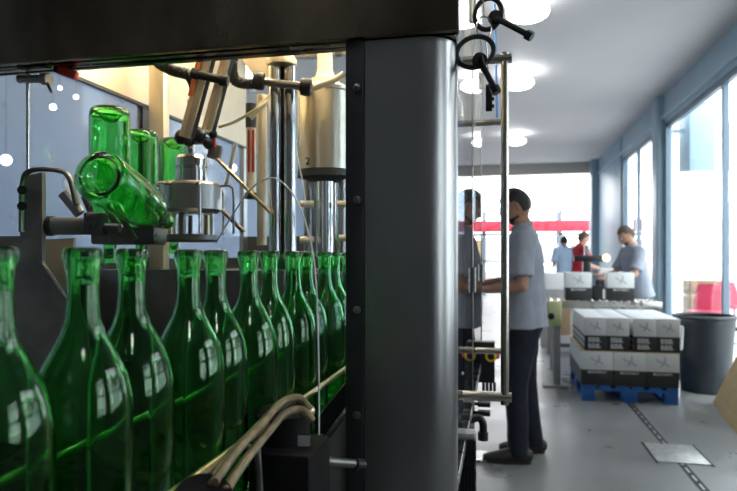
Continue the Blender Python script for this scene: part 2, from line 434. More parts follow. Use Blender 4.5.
# ================================================================== OUTSIDE
b = N(); bb(b, 2.42, 40, -10, 45, -.12, -.02); bb(b, -8, 2.42, 30, 45, -.12, -.02); struct('ground', b, 'outside_ground')
t = thing('yard_building', (15, 16, 0), 'pale building with dark louvred eave seen through the near window', 'building')
b = N(); bb(b, 12, 18, 6, 26, -.02, 5.2); part('wall', b, 'outside_wall', t)
b = N(); bb(b, 11.2, 18.2, 5.6, 26.4, 5.2, 5.45); part('roof', b, 'louvre', t)
b = N()
for k in range(9): box(b, (11.93, 9.2, 3.6 + k*.16), (.12, 5, .03), rot=(0, .5, 0))
part('louvre', b, 'louvre', t)
def crate_stack(px, py0, d, wid, n, h, m, lb, cat='crate', grp='brown crates in the yard'):
    p = atD(px, py0, d)
    for k in range(n):
        b = N(); bb(b, p.x - wid/2, p.x + wid/2, p.y - wid*.4, p.y + wid*.4, -.02 + k*h, -.02 + k*h + h*.97, bev=.01)
        names = ['bottom', 'second', 'third', 'topmost']
        o = solo('storage_crate', b, m, lb.format(names[min(k, 3)] if k < n-1 else 'topmost'), cat, grp)
        b = N(); bb(b, p.x - wid*.2, p.x + wid*.2, p.y - wid*.4 - .012, p.y - wid*.4, -.02 + k*h + h*.6, -.02 + k*h + h*.75); part('hand_slot', b, 'drain', o)
crate_stack(703, 300, 12.2, .62, 3, .28, 'kraft_dark', 'brown crate in the yard beyond the window, {} in its stack')
def plastic_chair(p, lb, rz):
    t = thing('plastic_chair', (p[0], p[1], -.02), lb, 'chair', 'red chairs in the yard', rz=rz)
    def L(q): return q
    b = N(); box(b, (0, 0, .45), (.46, .44, .04), bev=.015); part('seat', b, 'red_cloth', t, local=True)
    b = N(); tube(b, [(0, -.20, .46), (0, -.24, .65), (0, -.28, .86)], [(.02, .22), (.02, .22), (.02, .17)], ref=(0, 1, 0), seg=16); part('backrest', b, 'red_cloth', t, local=True)
    for sx in (-1, 1):
        for sy in (-1, 1):
            b = N(); cyl(b, (sx*.19, sy*.18, .44), (sx*.23, sy*.21, 0), .018, .014, seg=10); part('leg', b, 'red_cloth', t, local=True)
pc = atD(698, 262, 9.6); plastic_chair((pc.x + .1, pc.y, 0), 'red plastic chair in the yard in front of the brown crates', R(150))
pc = atD(737, 250, 10.5); plastic_chair((pc.x, pc.y, 0), 'red plastic chair in the yard at the right edge of the photo', R(200))
# pale sign box hung outside
b = N(); q0 = atX(684, 110, 2.75); bb(b, 2.75, 3.1, q0.y - .3, q0.y + .3, 2.35, 3.6, bev=.01); bb(b, 2.42, 2.76, q0.y - .03, q0.y + .03, 3.2, 3.26)
solo('hanging_box', b, 'bluepaint', 'pale blue box hung outside the window beside the near pillar', 'box')
t = thing('yard_pole', atX(728, 255, 3.3) * 1, 'thin grey pole standing in the yard near the right edge', 'pole'); pp = atX(728, 255, 3.3)
b = N(); cyl(b, (pp.x, pp.y, -.02), (pp.x, pp.y, 3.3), .028); part('shaft', b, 'frame', t)
b = N(); bb(b, pp.x - .1, pp.x + .1, pp.y - .1, pp.y + .1, -.02, 0.01, bev=.004); part('base_plate', b, 'frame', t)

# far room beyond the opening
t = thing('goods_rack', (1.0, 21, 0), 'tall rack of pink and white goods under a red banner, beyond the opening', 'rack')
for x in (-3.0, -.6, 1.8, 4.2):
    b = N(); bb(b, x - .05, x + .05, 20.6, 20.7, 0, 2.75); bb(b, x - .05, x + .05, 21.5, 21.6, 0, 2.75); part('upright', b, 'frame', t)
for z in (.12, 1.05, 1.95):
    b = N(); bb(b, -3.05, 4.25, 20.6, 21.6, z, z + .07); part('shelf', b, 'lightgrey', t)
b = N(); bb(b, -3.1, 3.05, 20.50, 20.56, 2.05, 2.42, bev=.005)
solo('red_banner', b, 'banner', 'long red banner across the front of the far rack', 'banner')
k = 0
words = ['far left', 'left', 'middle left', 'middle', 'middle right', 'right', 'far right']
for zi, z in enumerate((.19, 1.12)):
    for i in range(7):
        x = -2.55 + i*1.03
        w = .40
        b = N(); bb(b, x - w, x + w, 20.72, 21.5, z, z + random.uniform(.55, .78), bev=.03)
        solo('wrapped_load', b, random.choice(['wrap', 'paper', 'wrap', 'kraft']), '%s wrapped load on the %s shelf of the far rack' % (words[i], 'lower' if zi == 0 else 'upper'), 'wrapped goods', 'wrapped loads on the far rack')

# ================================================================== BOTTLES
BH = .30
outer = [(.0108, 0), (.0140, .001), (.0149, .004), (.0149, .011), (.0133, .0135), (.0133, .017), (.0122, .020), (.0119, .032), (.0123, .046), (.0138, .058), (.0172, .069), (.0228, .080), (.0288, .091), (.0338, .103), (.0366, .117), (.0377, .134), (.038, .155), (.038, .285), (.0365, .294), (.032, .299), (.027, .300), (.022, .293), (.012, .280), (0, .276)]
inner = [(0, .271), (.012, .275), (.022, .287), (.028, .292), (.033, .288), (.0352, .280), (.0354, .155), (.0350, .135), (.0339, .118), (.0311, .104), (.0262, .093), (.0202, .082), (.0147, .071), (.0112, .059), (.0098, .046), (.0095, .032), (.0096, .018), (.0098, .004)]
def bottle_bm():
    b = N(); prof = [(r, BH - d) for r, d in outer + inner]
    lathe(b, prof, (0, 0, 0), seg=48, close=True)
    return b
bt0 = part('wine_bottle', bottle_bm(), 'glass_green', sharp=60)
BT = bt0
used = [False]
def bottle(loc, label, group, axis=None):
    if used[0]: o = BT.copy(); link(o)
    else: o = BT; used[0] = True
    for k in ('label', 'group'):
        if k in o: del o[k]
    o.location = loc; o.rotation_euler = (0, 0, 0)
    if axis is not None: o.rotation_euler = V(axis).to_track_quat('Z', 'Y').to_euler()
    return tag(o, label, 'bottle', group)
ZB = CZ + .006 - BH      # conveyor surface
XB = -.33
ys = [.353, .434, .511, .603, .681, .763, .855, .940, 1.028, 1.118, 1.21, 1.30]
ords = ['nearest green wine bottle in the conveyor row, cut off by the left photo edge', 'second green wine bottle in the conveyor row counted from the left edge',
        'third green wine bottle in the row from the left edge', 'fourth green wine bottle in the row, below the steel carousel drum',
        'fifth green wine bottle in the row from the left edge', 'sixth green wine bottle in the row from the left edge', 'seventh green wine bottle in the row, left of the twin chrome column foot',
        'eighth green wine bottle in the row, at the foot of the twin chrome column', 'ninth green wine bottle in the row, beside the thin white wire', 'tenth green wine bottle in the row, just right of the white wire',
        'next to last green wine bottle in the row before the steel post', 'last green wine bottle in the row, half hidden by the steel post']
for i, y in enumerate(ys):
    bottle((XB + (.004 if i % 2 else -.003), y, ZB), ords[i], 'green wine bottles in a row on the conveyor')
for i in range(5):
    bottle((XB - .002*(i % 2), 1.39 + i*.09, ZB), 'green wine bottle further back in the row, hidden by the steel post', 'green wine bottles in a row behind the post')
# inverted bottles in the rinser
pa = atD(110, 108, 1.2); bottle((pa.x, pa.y, pa.z), 'upside-down green bottle with its base up, left of the two behind the tilted one', 'inverted bottles', axis=(0, 0, -1))
pb = atD(141, 131, 1.42); bottle((pb.x, pb.y, pb.z), 'upside-down green bottle lower and right of the other inverted one', 'inverted bottles', axis=(0, 0, -1))
ax = RT*.001 - UP*.033 + FW*.196
pcb = atD(98, 175, .87); bottle(pcb, 'tilted green bottle with its round base facing the viewer', 'inverted bottles', axis=ax)
p = atD(174, 139, 1.62); bottle((p.x, p.y, p.z), 'upside-down green bottle partly hidden behind the steel carousel', 'inverted bottles', axis=(0, 0, -1))
p = atD(284, 219, 1.75); bottle((p.x, p.y, p.z - BH), 'raised green bottle behind the twin chrome column', 'raised bottles at the filler')
p = atD(341, 214, 1.75); bottle((p.x, p.y, p.z - BH), 'raised green bottle under the filler tank beside the steel post', 'raised bottles at the filler')
#(p.x, p.y, p.z - BH), 'raised green bottle left of the twin chrome column', 'raised bottles at the filler')

# ================================================================== CONVEYOR
t = thing('bottle_conveyor', (XB, .9, .4), 'dark steel bottle conveyor running into the machine', 'conveyor')
b = N()
for k in range(52):
    y = .12 + k*.037; bb(b, XB - .042, XB + .042, y, y + .034, ZB - .006, ZB, bev=.001)
part('chain', b, 'steel_dark', t)
for s in (-1, 1):
    b = N(); bb(b, XB + s*.052 - .003, XB + s*.052 + .003, .1, 2.05, ZB - .10, ZB - .004); bb(b, XB + s*.047 - .006, XB + s*.047 + .006, .1, 2.05, ZB - .012, ZB - .004); part('side_plate', b, 'charcoal', t)
for y in (.5, .88):
    b = N(); bb(b, XB - .05, XB + .05, y - .02, y + .02, .0, ZB - .02); part('leg', b, 'charcoal', t)
t = thing('guard_rail', (XB + .06, .7, 1.1), 'golden metal guard rail running along the bottle row', 'guard rail')
zr = 1.105
b = N(); cyl(b, (XB + .053, .30, zr), (XB + .053, 1.9, zr), .0045, seg=14); part('rail', b, 'brass', t)
for y in (.62, 1.05, 1.5):
    b = N(); tube(b, [(XB + .053, y, zr), (XB + .075, y, zr), (XB + .078, y, zr - .05), (XB + .058, y, zr - .10)], .004, seg=8); part('bracket', b, 'steel_dark', t)
t = thing('guard_rail', (XB - .06, .9, 1.1), 'dark guard rail on the far side of the bottle row', 'guard rail')
b = N(); cyl(b, (XB - .050, .30, zr + .03), (XB - .050, 1.9, zr + .03), .004, seg=12); part('rail', b, 'steel_dark', t)

b = N(); bb(b, -.60, -.585, -.35, .50, .0, 1.62, bev=.003); bb(b, -.585, -.40, -.35, .60, .0, ZB - .12)  # unseen dark panel added so the bottles refract something dark
solo('dark_blocker', b, 'charcoal', 'added unseen dark panel left of the conveyor, darkening the bottles', 'guard')
# tan straps, knob, motor in front of the rail
t = thing('strap_bundle', atD(265, 440, .66), 'bundle of tan straps looped over the guard rail clamp', 'straps')
def P(px, py, d): return atD(px, py, d)
for i, (dx, dy, d) in enumerate(((0, 0, .60), (-7, 4, .615), (9, 9, .60))):
    pts = curve([P(213+dx*1.2, 484+dy, d-.09), P(236+dx, 452+dy, d-.04), P(262+dx*.7, 424+dy*.9, d+.02), P(280+dx*.5, 404+dy*1.1, d+.06), P(297+dx*.3, 398+dy*1.3, d+.08), P(308+dx*.2, 408+dy*1.2, d+.10)], 8)
    b = N(); tube(b, pts, [(.0068, .0042)]*len(pts), seg=10, ref=(.5, -.6, .4)); part('strap', b, 'strap', t)
b = N(); sph(b, P(309, 411, .70), .007); part('clip', b, 'brass', t)
t = thing('clamp_motor', P(285, 470, .72), 'black clamp motor under the tan straps beside the conveyor', 'motor')
pm = P(285, 455, .75)
b = N(); cyl(b, P(283, 418, .78), P(283, 418, .78) + V((0, 0, -.30)), .034, seg=28); bb(b, pm.x - .035, pm.x + .04, pm.y - .03, pm.y + .06, .8, pm.z + .01, bev=.004); part('body', b, 'matte_black', t)
b = N(); lathe(b, [(.036, 0), (.037, .008), (.028, .014), (0, .016)], P(283, 418, .78), seg=28); part('cap', b, 'matte_black', t)
b = N(); q = P(304, 441, .715); box(b, q, (.014, .001, .012), rot=(0, 0, TH)); part('label_plate', b, 'lightgrey', t)
t = thing('hand_wheel', P(215, 488, .5), 'black round clamp knob at the bottom edge below the straps', 'knob')
b = N(); q = P(203, 500, .50); lathe(b, [(.012, -.03), (.024, -.022), (.026, 0), (.023, .006), (.016, .004), (0, .004)], q, axis=(.25, -.35, .9), seg=28); part('grip', b, 'matte_black', t)
b = N(); cyl(b, q + V((0, 0, -.02)), q + V((-.0, .0, -.12)), .005); part('stem', b, 'steel_dark', t)
t = thing('locating_rod', P(338, 462, .88), 'short dark steel rod fixed to the post near the bottom', 'rod')
b = N(); cyl(b, P(312, 460, .86), P(358, 464, .90), .0068, seg=20); part('shaft', b, 'steel_dark', t)
b = N(); cyl(b, P(355, 464, .895), P(363, 465, .905), .0085, seg=20); part('end_cap', b, 'charcoal', t)
b = N(); prism(b, [P(321, 491, 1.0), P(321, 452, 1.0), P(346, 418, 1.0), P(346, 491, 1.0), P(346, 540, 1.0), P(321, 540, 1.0)], FW*.006)
solo('side_bracket', b, 'lightgrey', 'light grey slanted plate behind the short steel rod', 'bracket')
b = N(); prism(b, [P(300, 440, 1.02), P(346, 383, 1.02), P(346, 406, 1.02), P(300, 470, 1.02)], FW*.02)
solo('side_cover', b, 'charcoal', 'dark slanted cover strip above the light grey plate', 'cover')
# white wire
pts = curve([P(216, 243, 1.12), P(232, 216, 1.08), P(252, 188, 1.02), P(272, 178, .98), P(290, 190, .94), P(304, 218, .90), P(314, 262, .87), P(318, 330, .86), P(319, 410, .86), P(319, 500, .86), P(319, 540, .86)], 8)
b = N(); tube(b, pts, .0013, seg=8); solo('thin_cable', b, 'white', 'thin white cable arching over the bottles and hanging down', 'cable')

# ================================================================== MACHINE SHELL
Y0 = .94; XS = -.07; XL = -.95; YB = 2.2; ZH = 1.645
t = thing('machine_post', (-.14, Y0, 0), 'wide brushed steel corner post with a rounded edge', 'post')
b = N()
xa = atY(365, 200, Y0).x
poly = [(xa, Y0), ]
r = .055
for k in range(13):
    a = -math.pi/2 + (math.pi/2)*k/12
    poly.append((XS - r + r*math.cos(a), Y0 + r + r*math.sin(a)))
poly += [(XS, Y0 + .05), (xa, Y0 + .05)]
prism(b, [(x, y, .35) for x, y in poly], (0, 0, ZH - .352)); part('column', b, 'steel_column', t, sharp=50)
xb = atY(346, 200, Y0).x
b = N(); bb(b, xb, xa - .001, Y0 - .004, Y0 + .02, .35, ZH - .001, bev=.002); part('edge_strip', b, 'charcoal', t)
for py in (88, 200, 310, 415):
    q = atY(357, py, Y0 - .004)
    b = N(); lathe(b, [(.0065, 0), (.006, .003), (.0035, .0045), (0, .0047)], q, axis=(0, -1, 0), seg=16); part('bolt', b, 'steel_dark', t)
# header
t = thing('machine_header', (-.6, Y0, ZH), 'dark polished steel header across the top of the machine front', 'header panel')
b = N(); bb(b, -1.6, XS + .006, Y0 - .012, Y0 + .012, ZH, 2.1, bev=.002); bb(b, -1.6, XS, Y0, Y0 + .05, ZH, ZH + .004); part('panel', b, 'steel_header', t)
b = N()
for k in range(4): lathe(b, [(.006, 0), (.005, .003), (0, .004)], (-1.3 + k*.35, Y0 - .012, ZH + .16), axis=(0, -1, 0), seg=12)
part('rivet_row', b, 'steel_dark', t)
# thin black line (safety cord)
b = N(); cyl(b, atY(-30, 77, Y0 + .03), atY(356, 46, Y0 + .03), .0017, seg=8)
solo('safety_cord', b, 'black', 'thin black safety cord stretched just below the header', 'cord')
# roof and base
b = N(); bb(b, XL, XS, Y0 + .02, YB, 2.1, 2.12); solo('machine_roof', b, 'steel', 'steel roof plate of the filling machine', 'roof plate')
t = thing('base_cabinet', (-.5, 1.5, 0), 'dark steel base cabinet under the filling machine', 'cabinet')
b = N(); bb(b, XL, -.40, Y0 + .03, YB, .12, ZB - .11, bev=.005); bb(b, -.26, -.115, Y0 + .06, YB - .05, .12, .90, bev=.005); part('body', b, 'charcoal', t)
for (x, y) in ((XL + .08, Y0 + .12), (XL + .08, YB - .1), (-.17, Y0 + .12), (-.17, YB - .12)):
    b = N(); cyl(b, (x, y, 0), (x, y, .12), .03); part('foot', b, 'rubber', t)
b = N(); bb(b, XL + .02, -.40, Y0 + .05, YB - .02, ZB - .105, ZB - .095); solo('machine_deck', b, 'steel_dark', 'dark steel deck behind the bottle row', 'deck plate')
b = N(); bb(b, -.90, -.42, 1.52, 2.08, ZB - .094, CZ - .045, bev=.01); solo('drive_housing', b, 'charcoal', 'dark drive housing behind the bottle row', 'housing')
b = N(); bb(b, -.25, -.13, 1.25, 2.1, .92, 1.18, bev=.006); solo('valve_housing', b, 'charcoal', 'dark valve housing inside the machine beside the side doors', 'housing')
# left side: header plate, posts, acrylic panes
t = thing('machine_side_wall', (XL, 1.5, 1.0), 'left machine side with a golden steel top plate and clear panes', 'guard wall')
ZL = 1.715
b = N(); bb(b, XL - .004, XL, Y0 + .02, YB, ZL, 2.1); part('top_plate', b, 'steel_warm', t)
b = N(); bb(b, XL - .002, XL + .008, Y0 + .02, YB, ZL - .006, ZL + .002); part('gasket', b, 'black', t)
for (y, w, m) in ((atX(28, 150, XL).y if False else 1.0, .012, 'steel'), (atX(144, 150, XL).y, .03, 'charcoal'), (YB - .02, .03, 'steel')):
    b = N(); bb(b, XL - .012, XL + .006, y - w/2, y + w/2, .95, ZL); part('post', b, m, t)
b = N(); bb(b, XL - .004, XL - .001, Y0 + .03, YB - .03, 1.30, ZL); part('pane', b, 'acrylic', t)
b = N(); bb(b, XL - .006, XL, Y0 - .1, YB, .5, 1.30); part('lower_plate', b, 'charcoal', t)
t = thing('corner_rod', atY(28, 150, .97), 'thin bright steel rod at the left of the machine opening', 'rod')
q1 = atY(28, 68, .98); q2 = atY(28, 236, .98)
b = N(); cyl(b, q1, q2, .0035, seg=12); part('shaft', b, 'chrome', t)
b = N(); cyl(b, atY(19, 79, .975), atY(47, 79, .975), .0075, seg=16); cyl(b, atY(43, 79, .975), atY(49, 79, .975), .011, seg=16); part('clamp', b, 'steel', t)
b = N(); cyl(b, atY(46, 80, .975), atY(51, 92, .97), .003, seg=10); part('lever', b, 'chrome', t)
# beige inner post
b = N(); q = atD(156, 150, 1.62); bb(b, q.x - .022, q.x + .022, q.y, q.y + .03, .95, 2.1, bev=.003)
solo('inner_post', b, 'steel_warm', 'golden lit flat steel post behind the inverted bottles', 'post')
# red latch
t = thing('red_latch', atY(68, 71, .99), 'small red safety latch block under the header', 'latch')
q = atY(68, 73, .975)
b = N(); box(b, q, (.034, .016, .015), rot=(0, .32, TH), bev=.002); part('block', b, 'red', t)
b = N(); box(b, atY(58, 70, .975), (.010, .014, .012), rot=(0, .32, TH), bev=.001); part('socket', b, 'black', t)
# back wall
t = thing('machine_back_wall', (-.5, YB, 1.0), 'rear machine wall of steel strips and clear panes', 'guard wall')
b = N(); bb(b, -.50, -.40, YB, YB + .01, 1.38, 2.1); bb(b, -.24, -.20, YB, YB + .01, 1.38, 2.1); part('steel_strip', b, 'steel_warm', t)
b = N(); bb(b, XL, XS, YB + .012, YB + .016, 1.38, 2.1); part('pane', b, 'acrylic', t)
b = N(); bb(b, XL, XS, YB, YB + .01, .9, 1.38); part('lower_plate', b, 'charcoal', t)
b = N(); bb(b, XL, XS, YB - .015, YB + .02, 2.04, 2.1); part('rail', b, 'steel', t)
# interior lamps
t = thing('machine_lamp', (-.45, 1.6, 2.03), 'warm tube lamp fixed under the machine roof', 'lamp')
b = N(); cyl(b, (-.52, 1.1, 2.05), (-.52, 2.0, 2.05), .014); part('tube', b, 'tube_lamp', t)
b = N(); bb(b, -.55, -.49, 1.05, 2.05, 2.07, 2.1); part('holder', b, 'white', t)
t = thing('machine_lamp', (-.14, 1.3, 2.03), 'warm tube lamp under the machine roof beside the side doors', 'lamp')
b = N(); cyl(b, (-.2, 1.05, 2.05), (-.2, 1.8, 2.05), .012); part('tube', b, 'tube_lamp', t)
b = N(); bb(b, -.23, -.17, 1.0, 1.85, 2.07, 2.1); part('holder', b, 'white', t)

# ---------------- side doors along the aisle
def side_door(y0, y1, lb, hy, hand_lb):
    t = thing('machine_door', (XS, y0, .93), lb, 'door', 'glazed side doors of the machine')
    b = N()
    for y in (y0, y1 - .012): bb(b, XS - .02, XS, y, y + .012, .93, 2.1)
    bb(b, XS - .02, XS, y0, y1, .93, .948); bb(b, XS - .02, XS, y0, y1, 2.08, 2.1); part('frame', b, 'steel', t)
    b = N(); bb(b, XS - .004, XS - .001, y0 + .012, y1 - .012, .948, 2.08); part('pane', b, 'glass_door', t)
    h = N(); xh = .004; r = .0072
    cyl(h, (xh, hy, 1.045), (xh, hy, 1.668), r, seg=20)
    for z in (1.058, 1.658): cyl(h, (XS, hy, z), (xh + .012, hy, z), .0085, seg=20)
    part('handle', h, 'handle_steel', t)
    b = N()
    for z in (1.25, 1.9): cyl(b, (XS + .002, y1 - .006, z - .03), (XS + .002, y1 - .006, z + .03), .006, seg=12)
    part('hinge', b, 'steel_dark', t)
side_door(Y0 + .055, 1.52, 'nearer glazed machine door with long steel bar handle', 1.125, '')
side_door(1.53, 2.14, 'farther glazed machine door with long steel bar handle', 1.66, '')
# stop box
q = atD(491, 356, 2.05)
t = thing('stop_button_box', (q.x, q.y, q.z - .05), 'black switch box with yellow ring behind the lower door handle bar', 'switch box')
b = N(); bb(b, XS - .02, q.x + .012, q.y, q.y + .05, q.z - .09, q.z + .045, bev=.004); part('housing', b, 'black', t)
b = N(); lathe(b, [(.019, 0), (.019, .006), (.012, .007)], (q.x - .0, q.y, q.z), axis=(0, -1, 0), seg=24); part('ring', b, 'yellow', t)
b = N(); lathe(b, [(.011, .006), (.011, .012), (0, .014)], (q.x - .0, q.y, q.z), axis=(0, -1, 0), seg=20); part('button', b, 'black', t)
b = N(); lathe(b, [(.012, 0), (.012, .012), (.008, .016), (0, .018)], (q.x + .012, q.y + .02, q.z), axis=(1, 0, 0), seg=20); part('knob', b, 'red', t)
b = N()
for k in range(4): cyl(b, (q.x - .025 + k*.012, q.y + .02, q.z - .09), (q.x - .025 + k*.012, q.y + .02, q.z - .12), .005, seg=10)
part('cable_gland', b, 'black', t)
# black fluted stack below doors
t = thing('valve_stack', (-.06, 1.22, .60), 'stack of ribbed black valve modules at the bottom beside the steel post', 'valve stack')
q = atD(466, 437, 1.24)
for k in range(5):
    b = N(); z1 = q.z - .055*k
    for j in range(6):
        a = (j + .5) / 6
        bb(b, q.x - .021 + j*.007, q.x - .021 + j*.007 + .005, q.y - .024, q.y + .03, z1 - .052, z1)
    bb(b, q.x - .019, q.x + .019, q.y - .020, q.y + .028, z1 - .054, z1 - .001, bev=.003); part('module', b, 'black', t)
b = N(); bb(b, q.x - .02, q.x + .018, q.y - .018, q.y + .02, q.z, q.z + .012, bev=.002); cyl(b, q + V((-.008, 0, .01)), q + V((-.008, 0, .03)), .008); part('fitting', b, 'lightgrey', t)
b = N(); bb(b, XS - .05, q.x - .015, q.y - .01, q.y + .01, .80, .84); bb(b, q.x - .004, q.x + .004, q.y - .004, q.y + .004, 0, q.z - .27); part('bracket', b, 'steel_dark', t)
t = thing('elbow_fitting', atD(480, 425, 1.5), 'black elbow hose fitting hanging below the door', 'fitting')
b = N(); pts = curve([atD(470, 420, 1.45), atD(479, 418, 1.45), atD(483, 424, 1.45), atD(483, 438, 1.45)], 6); tube(b, pts, .009, seg=14); part('elbow', b, 'black', t)
b = N(); cyl(b, atD(483, 432, 1.45), atD(483, 440, 1.45), .012, seg=16); part('collar', b, 'rubber', t)
for (py, nm) in ((404, 'upper'), (413, 'lower')):
    b = N(); q = atD(484, py, 1.75); box(b, q, (.035, .03, .012), bev=.002); bb(b, XS - .02, q.x - .01, q.y - .004, q.y + .004, q.z - .004, q.z + .004)
    solo('cable_clip', b, 'black', '%s black cable clip below the door handle' % nm, 'clip')

# ---------------- keys
def key(bow_c, bow_rx, bow_ry, bow_dir, shaft_end, lb, d, seg_tri=False):
    c = V(bow_c); t = thing('cabinet_key', c, lb, 'key', 'black socket keys on the ring')
    e = V(shaft_end); sd = (e - c).normalized()
    bd = V(bow_dir).normalized(); nrm = FW; other = bd.cross(nrm).normalized()
    b = N(); torus(b, c, bow_rx, bow_ry, .0040, bd, other, seg=32, ts=10); part('bow', b, 'rubber', t)
    # start of the shaft: where sd leaves the ellipse
    a, o2 = sd.dot(bd)/bow_rx, sd.dot(other)/bow_ry
    r = 1/math.sqrt(a*a + o2*o2 + 1e-12)
    s0 = c + sd*r
    b = N(); tube(b, [s0 - sd*.006, s0 + sd*.004, s0 + sd*.018, e - sd*.008], [(.018, .004), (.009, .0042), (.0052, .0046), (.0046, .0046)], seg=14, ref=other if not seg_tri else sd.cross(FW)); part('shaft', b, 'rubber', t)
    b = N(); mt_ = Matrix((( sd.x, other.x, FW.x, 0), (sd.y, other.y, FW.y, 0), (sd.z, other.z, FW.z, 0), (0, 0, 0, 1)))
    lathe(b, [(.0115, -.0035), (.0125, 0), (.0115, .0035)], c + sd*(r - .008), axis=FW, seg=24); part('web', b, 'rubber', t)
    b = N(); tube(b, [e - sd*.011, e], [.0078, .0078], seg=6); part('socket', b, 'black', t)
    return t
key(atD(488, 14, 1.0), .026, .021, RT*.35 + UP*.95, atD(532, 37, .97), 'black socket key pointing right, upper of the two hanging on the ring', 1)
key(atD(475, 52, .98), .030, .0235, RT*.92 + UP*.38, atD(497, 93, .96), 'black socket key hanging lower, with its shaft pointing down', 1)
t = thing('key_ring', atD(484, 27, .99), 'small bright wire ring joining the black keys', 'key ring')
b = N(); torus(b, atD(484, 27, .99), .012, .017, .0011, RT, UP, seg=28, ts=8); part('ring', b, 'chrome', t)
b = N(); q = atD(483, -6, .99); cyl(b, atD(484, 18, .99), q, .001, seg=8); cyl(b, q, (XS + .006, q.y, q.z), .002, seg=8); part('hook', b, 'chrome', t)
t = thing('hanging_lock', atD(489, 98, 1.02), 'small dark notched lock bit hanging below the keys', 'lock')
b = N(); q = atD(489, 98, 1.02); box(b, q, (.011, .007, .044), bev=.002); 
for k in range(3): box(b, q + V((.006, 0, -.014 + k*.012)), (.005, .006, .005))
part('bit', b, 'charcoal', t)
b = N(); cyl(b, q + V((0, 0, .02)), atD(486, 40, 1.0), .0011, seg=8); part('wire', b, 'chrome', t)
b = N(); pts = curve([atD(497, 118, 1.7), atD(496, 60, 1.7), atD(494, -20, 1.7)], 6); tube(b, pts, .003, seg=8)
solo('air_tube', b, 'blue_tube', 'thin blue air tube running up behind the keys', 'tube')

# ================================================================== MACHINE INTERIOR
# left bracket group
t = thing('gripper_bracket', atD(45, 200, 1.0), 'grey bent bracket standing behind the leftmost bottles', 'bracket')
b = N(); q0 = atD(34, 205, 1.0); prism(b, [atD(25, 176, 1.0), atD(42, 172, 1.0), atD(42, 262, 1.0), atD(20, 262, 1.0), atD(20, 190, 1.0)], FW*.012); part('plate', b, 'grey_paint', t)
b = N(); tube(b, curve([atD(22, 232, .985), atD(23, 186, .985), atD(30, 171, .985), (atD(55, 170, .985)), atD(69, 177, .985), atD(77, 205, .985)], 5), [(.006, .004)]*26, seg=10, ref=(0, 1, 0)); part('arm', b, 'steel_dark', t)
for py in (190, 206):
    b = N(); cyl(b, atD(22, py, .97), atD(22, py, .99), .007); part('bolt', b, 'rubber', t)
b = N(); tube(b, [atD(63, 193, .99), atD(80, 214, .99)], [(.009, .006)]*2, seg=12); part('finger', b, 'steel', t)
t = thing('air_cylinder', atD(65, 226, 1.0), 'dark horizontal air cylinder below the tilted bottle', 'cylinder')
b = N(); cyl(b, atD(50, 226, 1.02), atD(88, 226, 1.02), .0145, seg=28); part('barrel', b, 'grey_paint', t)
b = N(); lathe(b, [(.0, 0), (.012, .002), (.0165, .006), (.0165, .016), (0, .018)], atD(44, 226, 1.02), axis=RT, seg=24); part('end_knob', b, 'rubber', t)
b = N(); box(b, atD(96, 224, 1.02), (.03, .03, .036), rot=(0, 0, TH), bev=.003); cyl(b, atD(88, 226, 1.02), atD(120, 228, 1.02), .007); part('clamp', b, 'steel_dark', t)
t = thing('bottle_gripper', atD(115, 225, 1.05), 'dark gripper arms holding the tilted bottle', 'gripper')
for a_, b_ in (((100, 196), (122, 235)), ((112, 200), (135, 240)), ((84, 196), (95, 222))):
    b = N(); tube(b, [atD(*a_, 1.06), atD(*b_, 1.06)], [(.006, .004)]*2, seg=10); part('arm', b, 'steel_dark', t)
b = N(); box(b, atD(130, 236, 1.10), (.11, .07, .03), rot=(0, 0, TH), bev=.004); part('block', b, 'steel_dark', t)
b = N(); box(b, atD(157, 226, 1.15), (.028, .016, .050), rot=(0, .35, TH), bev=.003)
solo('tilted_block', b, 'steel', 'small tilted steel block left of the carousel drum', 'block')
t = thing('chute_plate', atD(30, 280, .95), 'dark grey sloping chute plates behind the leftmost bottles', 'chute')
b = N(); prism(b, [atD(-20, 236, 1.02), atD(24, 236, 1.02), atD(62, 293, 1.02), atD(98, 340, 1.02), atD(98, 440, 1.02), atD(-20, 440, 1.02)], FW*.01); part('front_plate', b, 'grey_paint', t)
b = N(); prism(b, [atD(34, 240, 1.06), atD(74, 238, 1.06), atD(66, 292, 1.06), atD(60, 290, 1.06)], FW*.008); part('side_plate', b, 'steel_warm', t)
b = N(); cyl(b, atD(24, 236, 1.012), atD(62, 292, 1.012), .002, seg=8); part('edge', b, 'chrome', t)
b = N(); bb(b, -.93, -.42, 1.16, 1.2, ZB - .09, CZ - .03, bev=.003); solo('rear_plate', b, 'steel_dark', 'dark steel plate standing behind the third and fourth bottles', 'plate')

# carousel
cp = atD(191, 200, 1.33); cx_, cy_ = cp.x, cp.y
def zz(py, d=1.33): return CZ + (YH - py)/F*d
t = thing('filling_carousel', (cx_, cy_, zz(240)), 'steel filling carousel drum with collar and shaft above the bottles', 'machine head')
b = N(); lathe(b, [(.058, zz(213)), (.064, zz(210)), (.0645, zz(186)), (.060, zz(183)), (.034, zz(182))], (cx_, cy_, 0), seg=48); part('drum', b, 'steel', t)
b = N(); lathe(b, [(.034, zz(182)), (.034, zz(170)), (.0315, zz(169)), (.0315, zz(168)), (.034, zz(167)), (.034, zz(159)), (.028, zz(156)), (.01, zz(155))], (cx_, cy_, 0), seg=40); part('collar', b, 'chrome', t)
b = N(); lathe(b, [(.011, zz(156)), (.011, zz(130)), (.008, zz(129)), (.008, zz(100))], (cx_, cy_, 0), seg=20); part('shaft', b, 'chrome', t)
b = N(); lathe(b, [(.05, zz(242)), (.057, zz(240)), (.057, zz(235)), (.03, zz(234))], (cx_, cy_, 0), seg=40); part('lower_plate', b, 'steel_dark', t)
